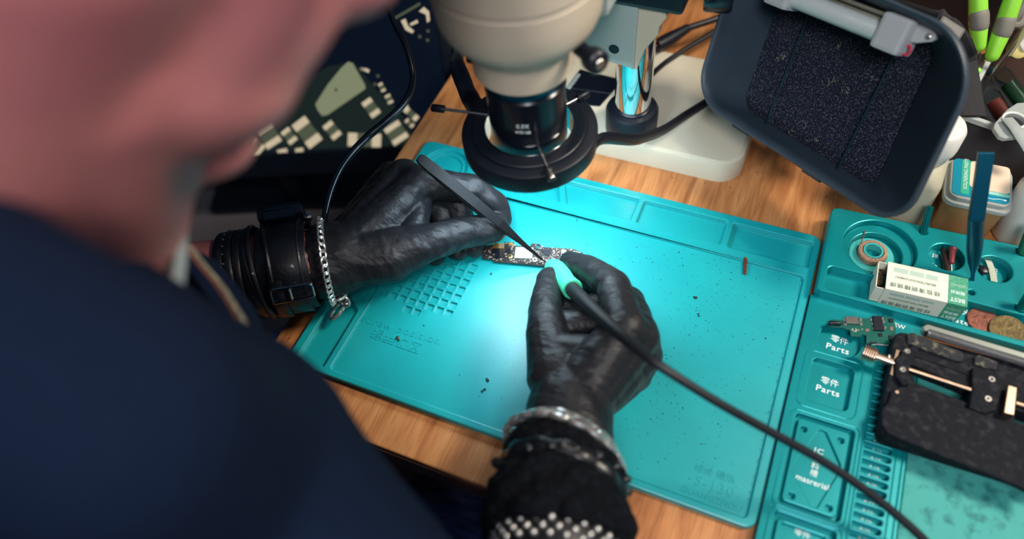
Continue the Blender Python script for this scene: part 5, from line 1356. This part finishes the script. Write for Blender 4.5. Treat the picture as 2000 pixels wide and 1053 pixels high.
lb = root('leather_bracelet', 'stack of black leather bands on the left forearm beside the sleeve', 'bracelet', lax(480))
for k, (px, r, wd) in enumerate(((455, .0322, .0065), (472, .0328, .0055), (488, .0325, .0060), (505, .0328, .0070))):
    b = MB(); band(b, lax(px), (la + V(.02, .05 * (k % 2 - .5), .03)).normalized(), r - .001, wd, .0030, ref=upv); b.build('leather_band', M_leather, lb, smooth=True)
b = MB()
for k in range(30):
    a = 2 * PI * k / 30; d = Matrix((upv, nearv, la)).transposed() @ V(math.cos(a), math.sin(a), 0); b.sphere(lax(463) + d * .0350, .0007, 6)
b.build('stitch_dots', M_silver, lb)
for k, (px, r, tl_a) in enumerate(((522, .0345, .22), (530, .0350, -.16), (516, .0352, .05))):
    b = MB(); b.tube(ringpts(lax(px), (la + nearv * tl_a + upv * .08).normalized(), r, 48, upv), .0017, 8, closed=True); b.build('leather_cord', M_leather, lb, smooth=True)

def link_me(name, R0, r, asp=1.5):
    b = MB(); b.tube([V(R0 * asp * math.cos(t), R0 * math.sin(t), 0) for t in [2 * PI * k / 16 for k in range(16)]], r, 8, closed=True)
    o = b.build(name, M_silver, None, smooth=True); me = o.data; bpy.data.objects.remove(o); return me
lnk = link_me('chain_link', .0024, .00075)
ch = root('chain_bracelet', 'thin silver curb chain with a hanging clasp on the left wrist', 'bracelet', lax(640))
cpt = ringpts(lax(640), (la + nearv * -.05).normalized(), .0328, 38, upv)
for k, p in enumerate(cpt):
    t = (cpt[(k + 1) % 38] - cpt[k - 1]).normalized(); nn = (p - lax(640)).normalized(); s = t.cross(nn)
    R = Matrix((t, s, nn)).transposed() @ Matrix.Rotation(math.radians(42), 3, 'X')
    link_mesh('link', lnk, ch, p, R)
lnk2 = link_me('ring_link', .0046, .0013, 1.1)
base_ = lax(645) - upv * .026 + nearv * .020
for k, (px, py, z, a) in enumerate(((650, 548, .040, .4), (657, 562, .034, 1.2), (664, 574, .028, .2), (672, 588, .022, 1.3))):
    link_mesh('ring_link', lnk2, ch, at(px, py, z), Matrix.Rotation(a, 3, 'X') @ Matrix.Rotation(.6 * k, 3, 'Z'))
b = MB(); q = at(660, 606, .014); b.tube([q + V(.0048 * math.cos(t), .0085 * math.sin(t), .003 * math.cos(t)) for t in [2 * PI * k / 22 for k in range(22)]], .0014, 8, closed=True); b.sphere(q + V(.0048, .006, .002), .0022, 10); b.build('clasp', M_silver, ch, smooth=True)

ra = (RWR - RF2).normalized()
def rax(py):
    best = min((abs((lambda q: 526.5 + FPX * q.dot(CR[1]) / q.dot(CR[2]))(RF2 + ra * t - CP) - py), t) for t in [k * .0005 for k in range(-80, 260)])
    return RF2 + ra * best[1]
upr = -CR[2]; upr = (upr - ra * upr.dot(ra)).normalized(); sdr = ra.cross(upr)
if sdr.dot(CR[0]) < 0: sdr = -sdr
cb = root('curb_chain', 'chunky silver curb chain at the cuff of the right glove', 'bracelet', rax(883))
lnk3 = link_me('curb_link', .0058, .0021, 1.25)
cax = (ra + sdr * .30).normalized()
cpt = ringpts(rax(884), cax, .0345, 20, upr)
for k, p in enumerate(cpt):
    t = (cpt[(k + 1) % 20] - cpt[k - 1]).normalized(); nn = (p - rax(884)).normalized(); s = t.cross(nn)
    link_mesh('link', lnk3, cb, p, Matrix((t, s, nn)).transposed() @ Matrix.Rotation(math.radians(38), 3, 'X') @ Matrix.Rotation(.35, 3, 'Z'))
for nm, lab, py, r, tb, fl, mm in (('cord_bracelet', 'soft black cord bracelet just below the silver curb chain', 868, .0318, .0062, (1, 1.1), M_cloth),
                                  ('cord_bracelet', 'knotted black bracelet between the soft cord and the wide cloth band', 897, .0335, .0052, (1, 1.2), M_leather),
                                  ('cord_bracelet', 'thin black braided bracelet on the right forearm above the cloth band', 920, .0345, .0040, (1, 1.2), M_cloth)):
    t = root(nm, lab, 'bracelet', rax(py + 48), 'black bracelets on the right forearm')
    pts = ringpts(rax(py + 48), (ra + sdr * .22).normalized(), r, 60, upr)
    pts = [p + (p - rax(py + 48)).normalized() * (.0010 * math.sin(k * 1.3)) + ra * (.0009 * math.sin(k * .9 + py)) for k, p in enumerate(pts)]
    b = MB(); b.tube(pts, tb, 12, closed=True, flat=fl); b.build('cord', mm, t, smooth=True)
    if py == 897:
        for k in range(-2, 6):
            a = k * .36; d = upr * math.cos(a) + sdr * math.sin(a); q = rax(py + 48) + d * (r + .004) + ra * .001
            b = MB(); b.sphere(q, .0035, 10, scale=(1, .8, .8)); b.build('knot', M_leather, t, smooth=True)
        b = MB(); q = rax(943) + upr * .0385 - sdr * .004; b.box(q, (.003, .008, .0014), frame(upr, ra * 1.0 + sdr * .2), bev=.0004); b.build('metal_tag', M_steel, t)
cl = root('cloth_band', 'wide crumpled black cloth band with tassels on the right forearm', 'bracelet', rax(1013), 'black bracelets on the right forearm')
del cl['group']
m = MB()
for k in range(5): m.tube([p + (p - rax(1013)).normalized() * (.0022 * math.sin(j * 1.1 + k * 2)) + ra * (.002 * math.sin(j * .7 + k)) for j, p in enumerate(ringpts(rax(990 + 14 * k), (ra + sdr * (.2 - .05 * k)).normalized(), .0350 + .0010 * (k % 2), 50, upr))], .0072, 12, closed=True)
blob(m, 'band', M_cloth, cl, voxel=.0015, smooth=3)
for (px, py, z) in ((972, 905, .070), (966, 942, .072), (988, 920, .075), (1000, 952, .075), (985, 962, .074)):
    q = atd(px, py, .425); b = MB(); b.sphere(q, .0042, 10, scale=(1, .8, .9)); b.tube([q, atd(1010, 920, .425)], .0009, 6); b.build('tassel', M_cloth, cl, smooth=True)
bb = root('stud_bracelet', 'bracelet of small silver studs at the bottom edge on the right forearm', 'bracelet', rax(1083))
b = MB(); band(b, rax(1088), ra, .0322, .024, .0025, ref=upr); b.build('strap', M_leather, bb, smooth=True)
b = MB(); b.sphere((0, 0, 0), .0021, 10); o = b.build('stud', M_silver, None, smooth=True); sme = o.data; bpy.data.objects.remove(o)
for j in range(3):
    for k in range(26):
        a = 2 * PI * (k + .5 * (j % 2)) / 26; d = upr * math.cos(a) + sdr * math.sin(a)
        link_mesh('stud', sme, bb, rax(1072 + 15 * j) + d * .0352)
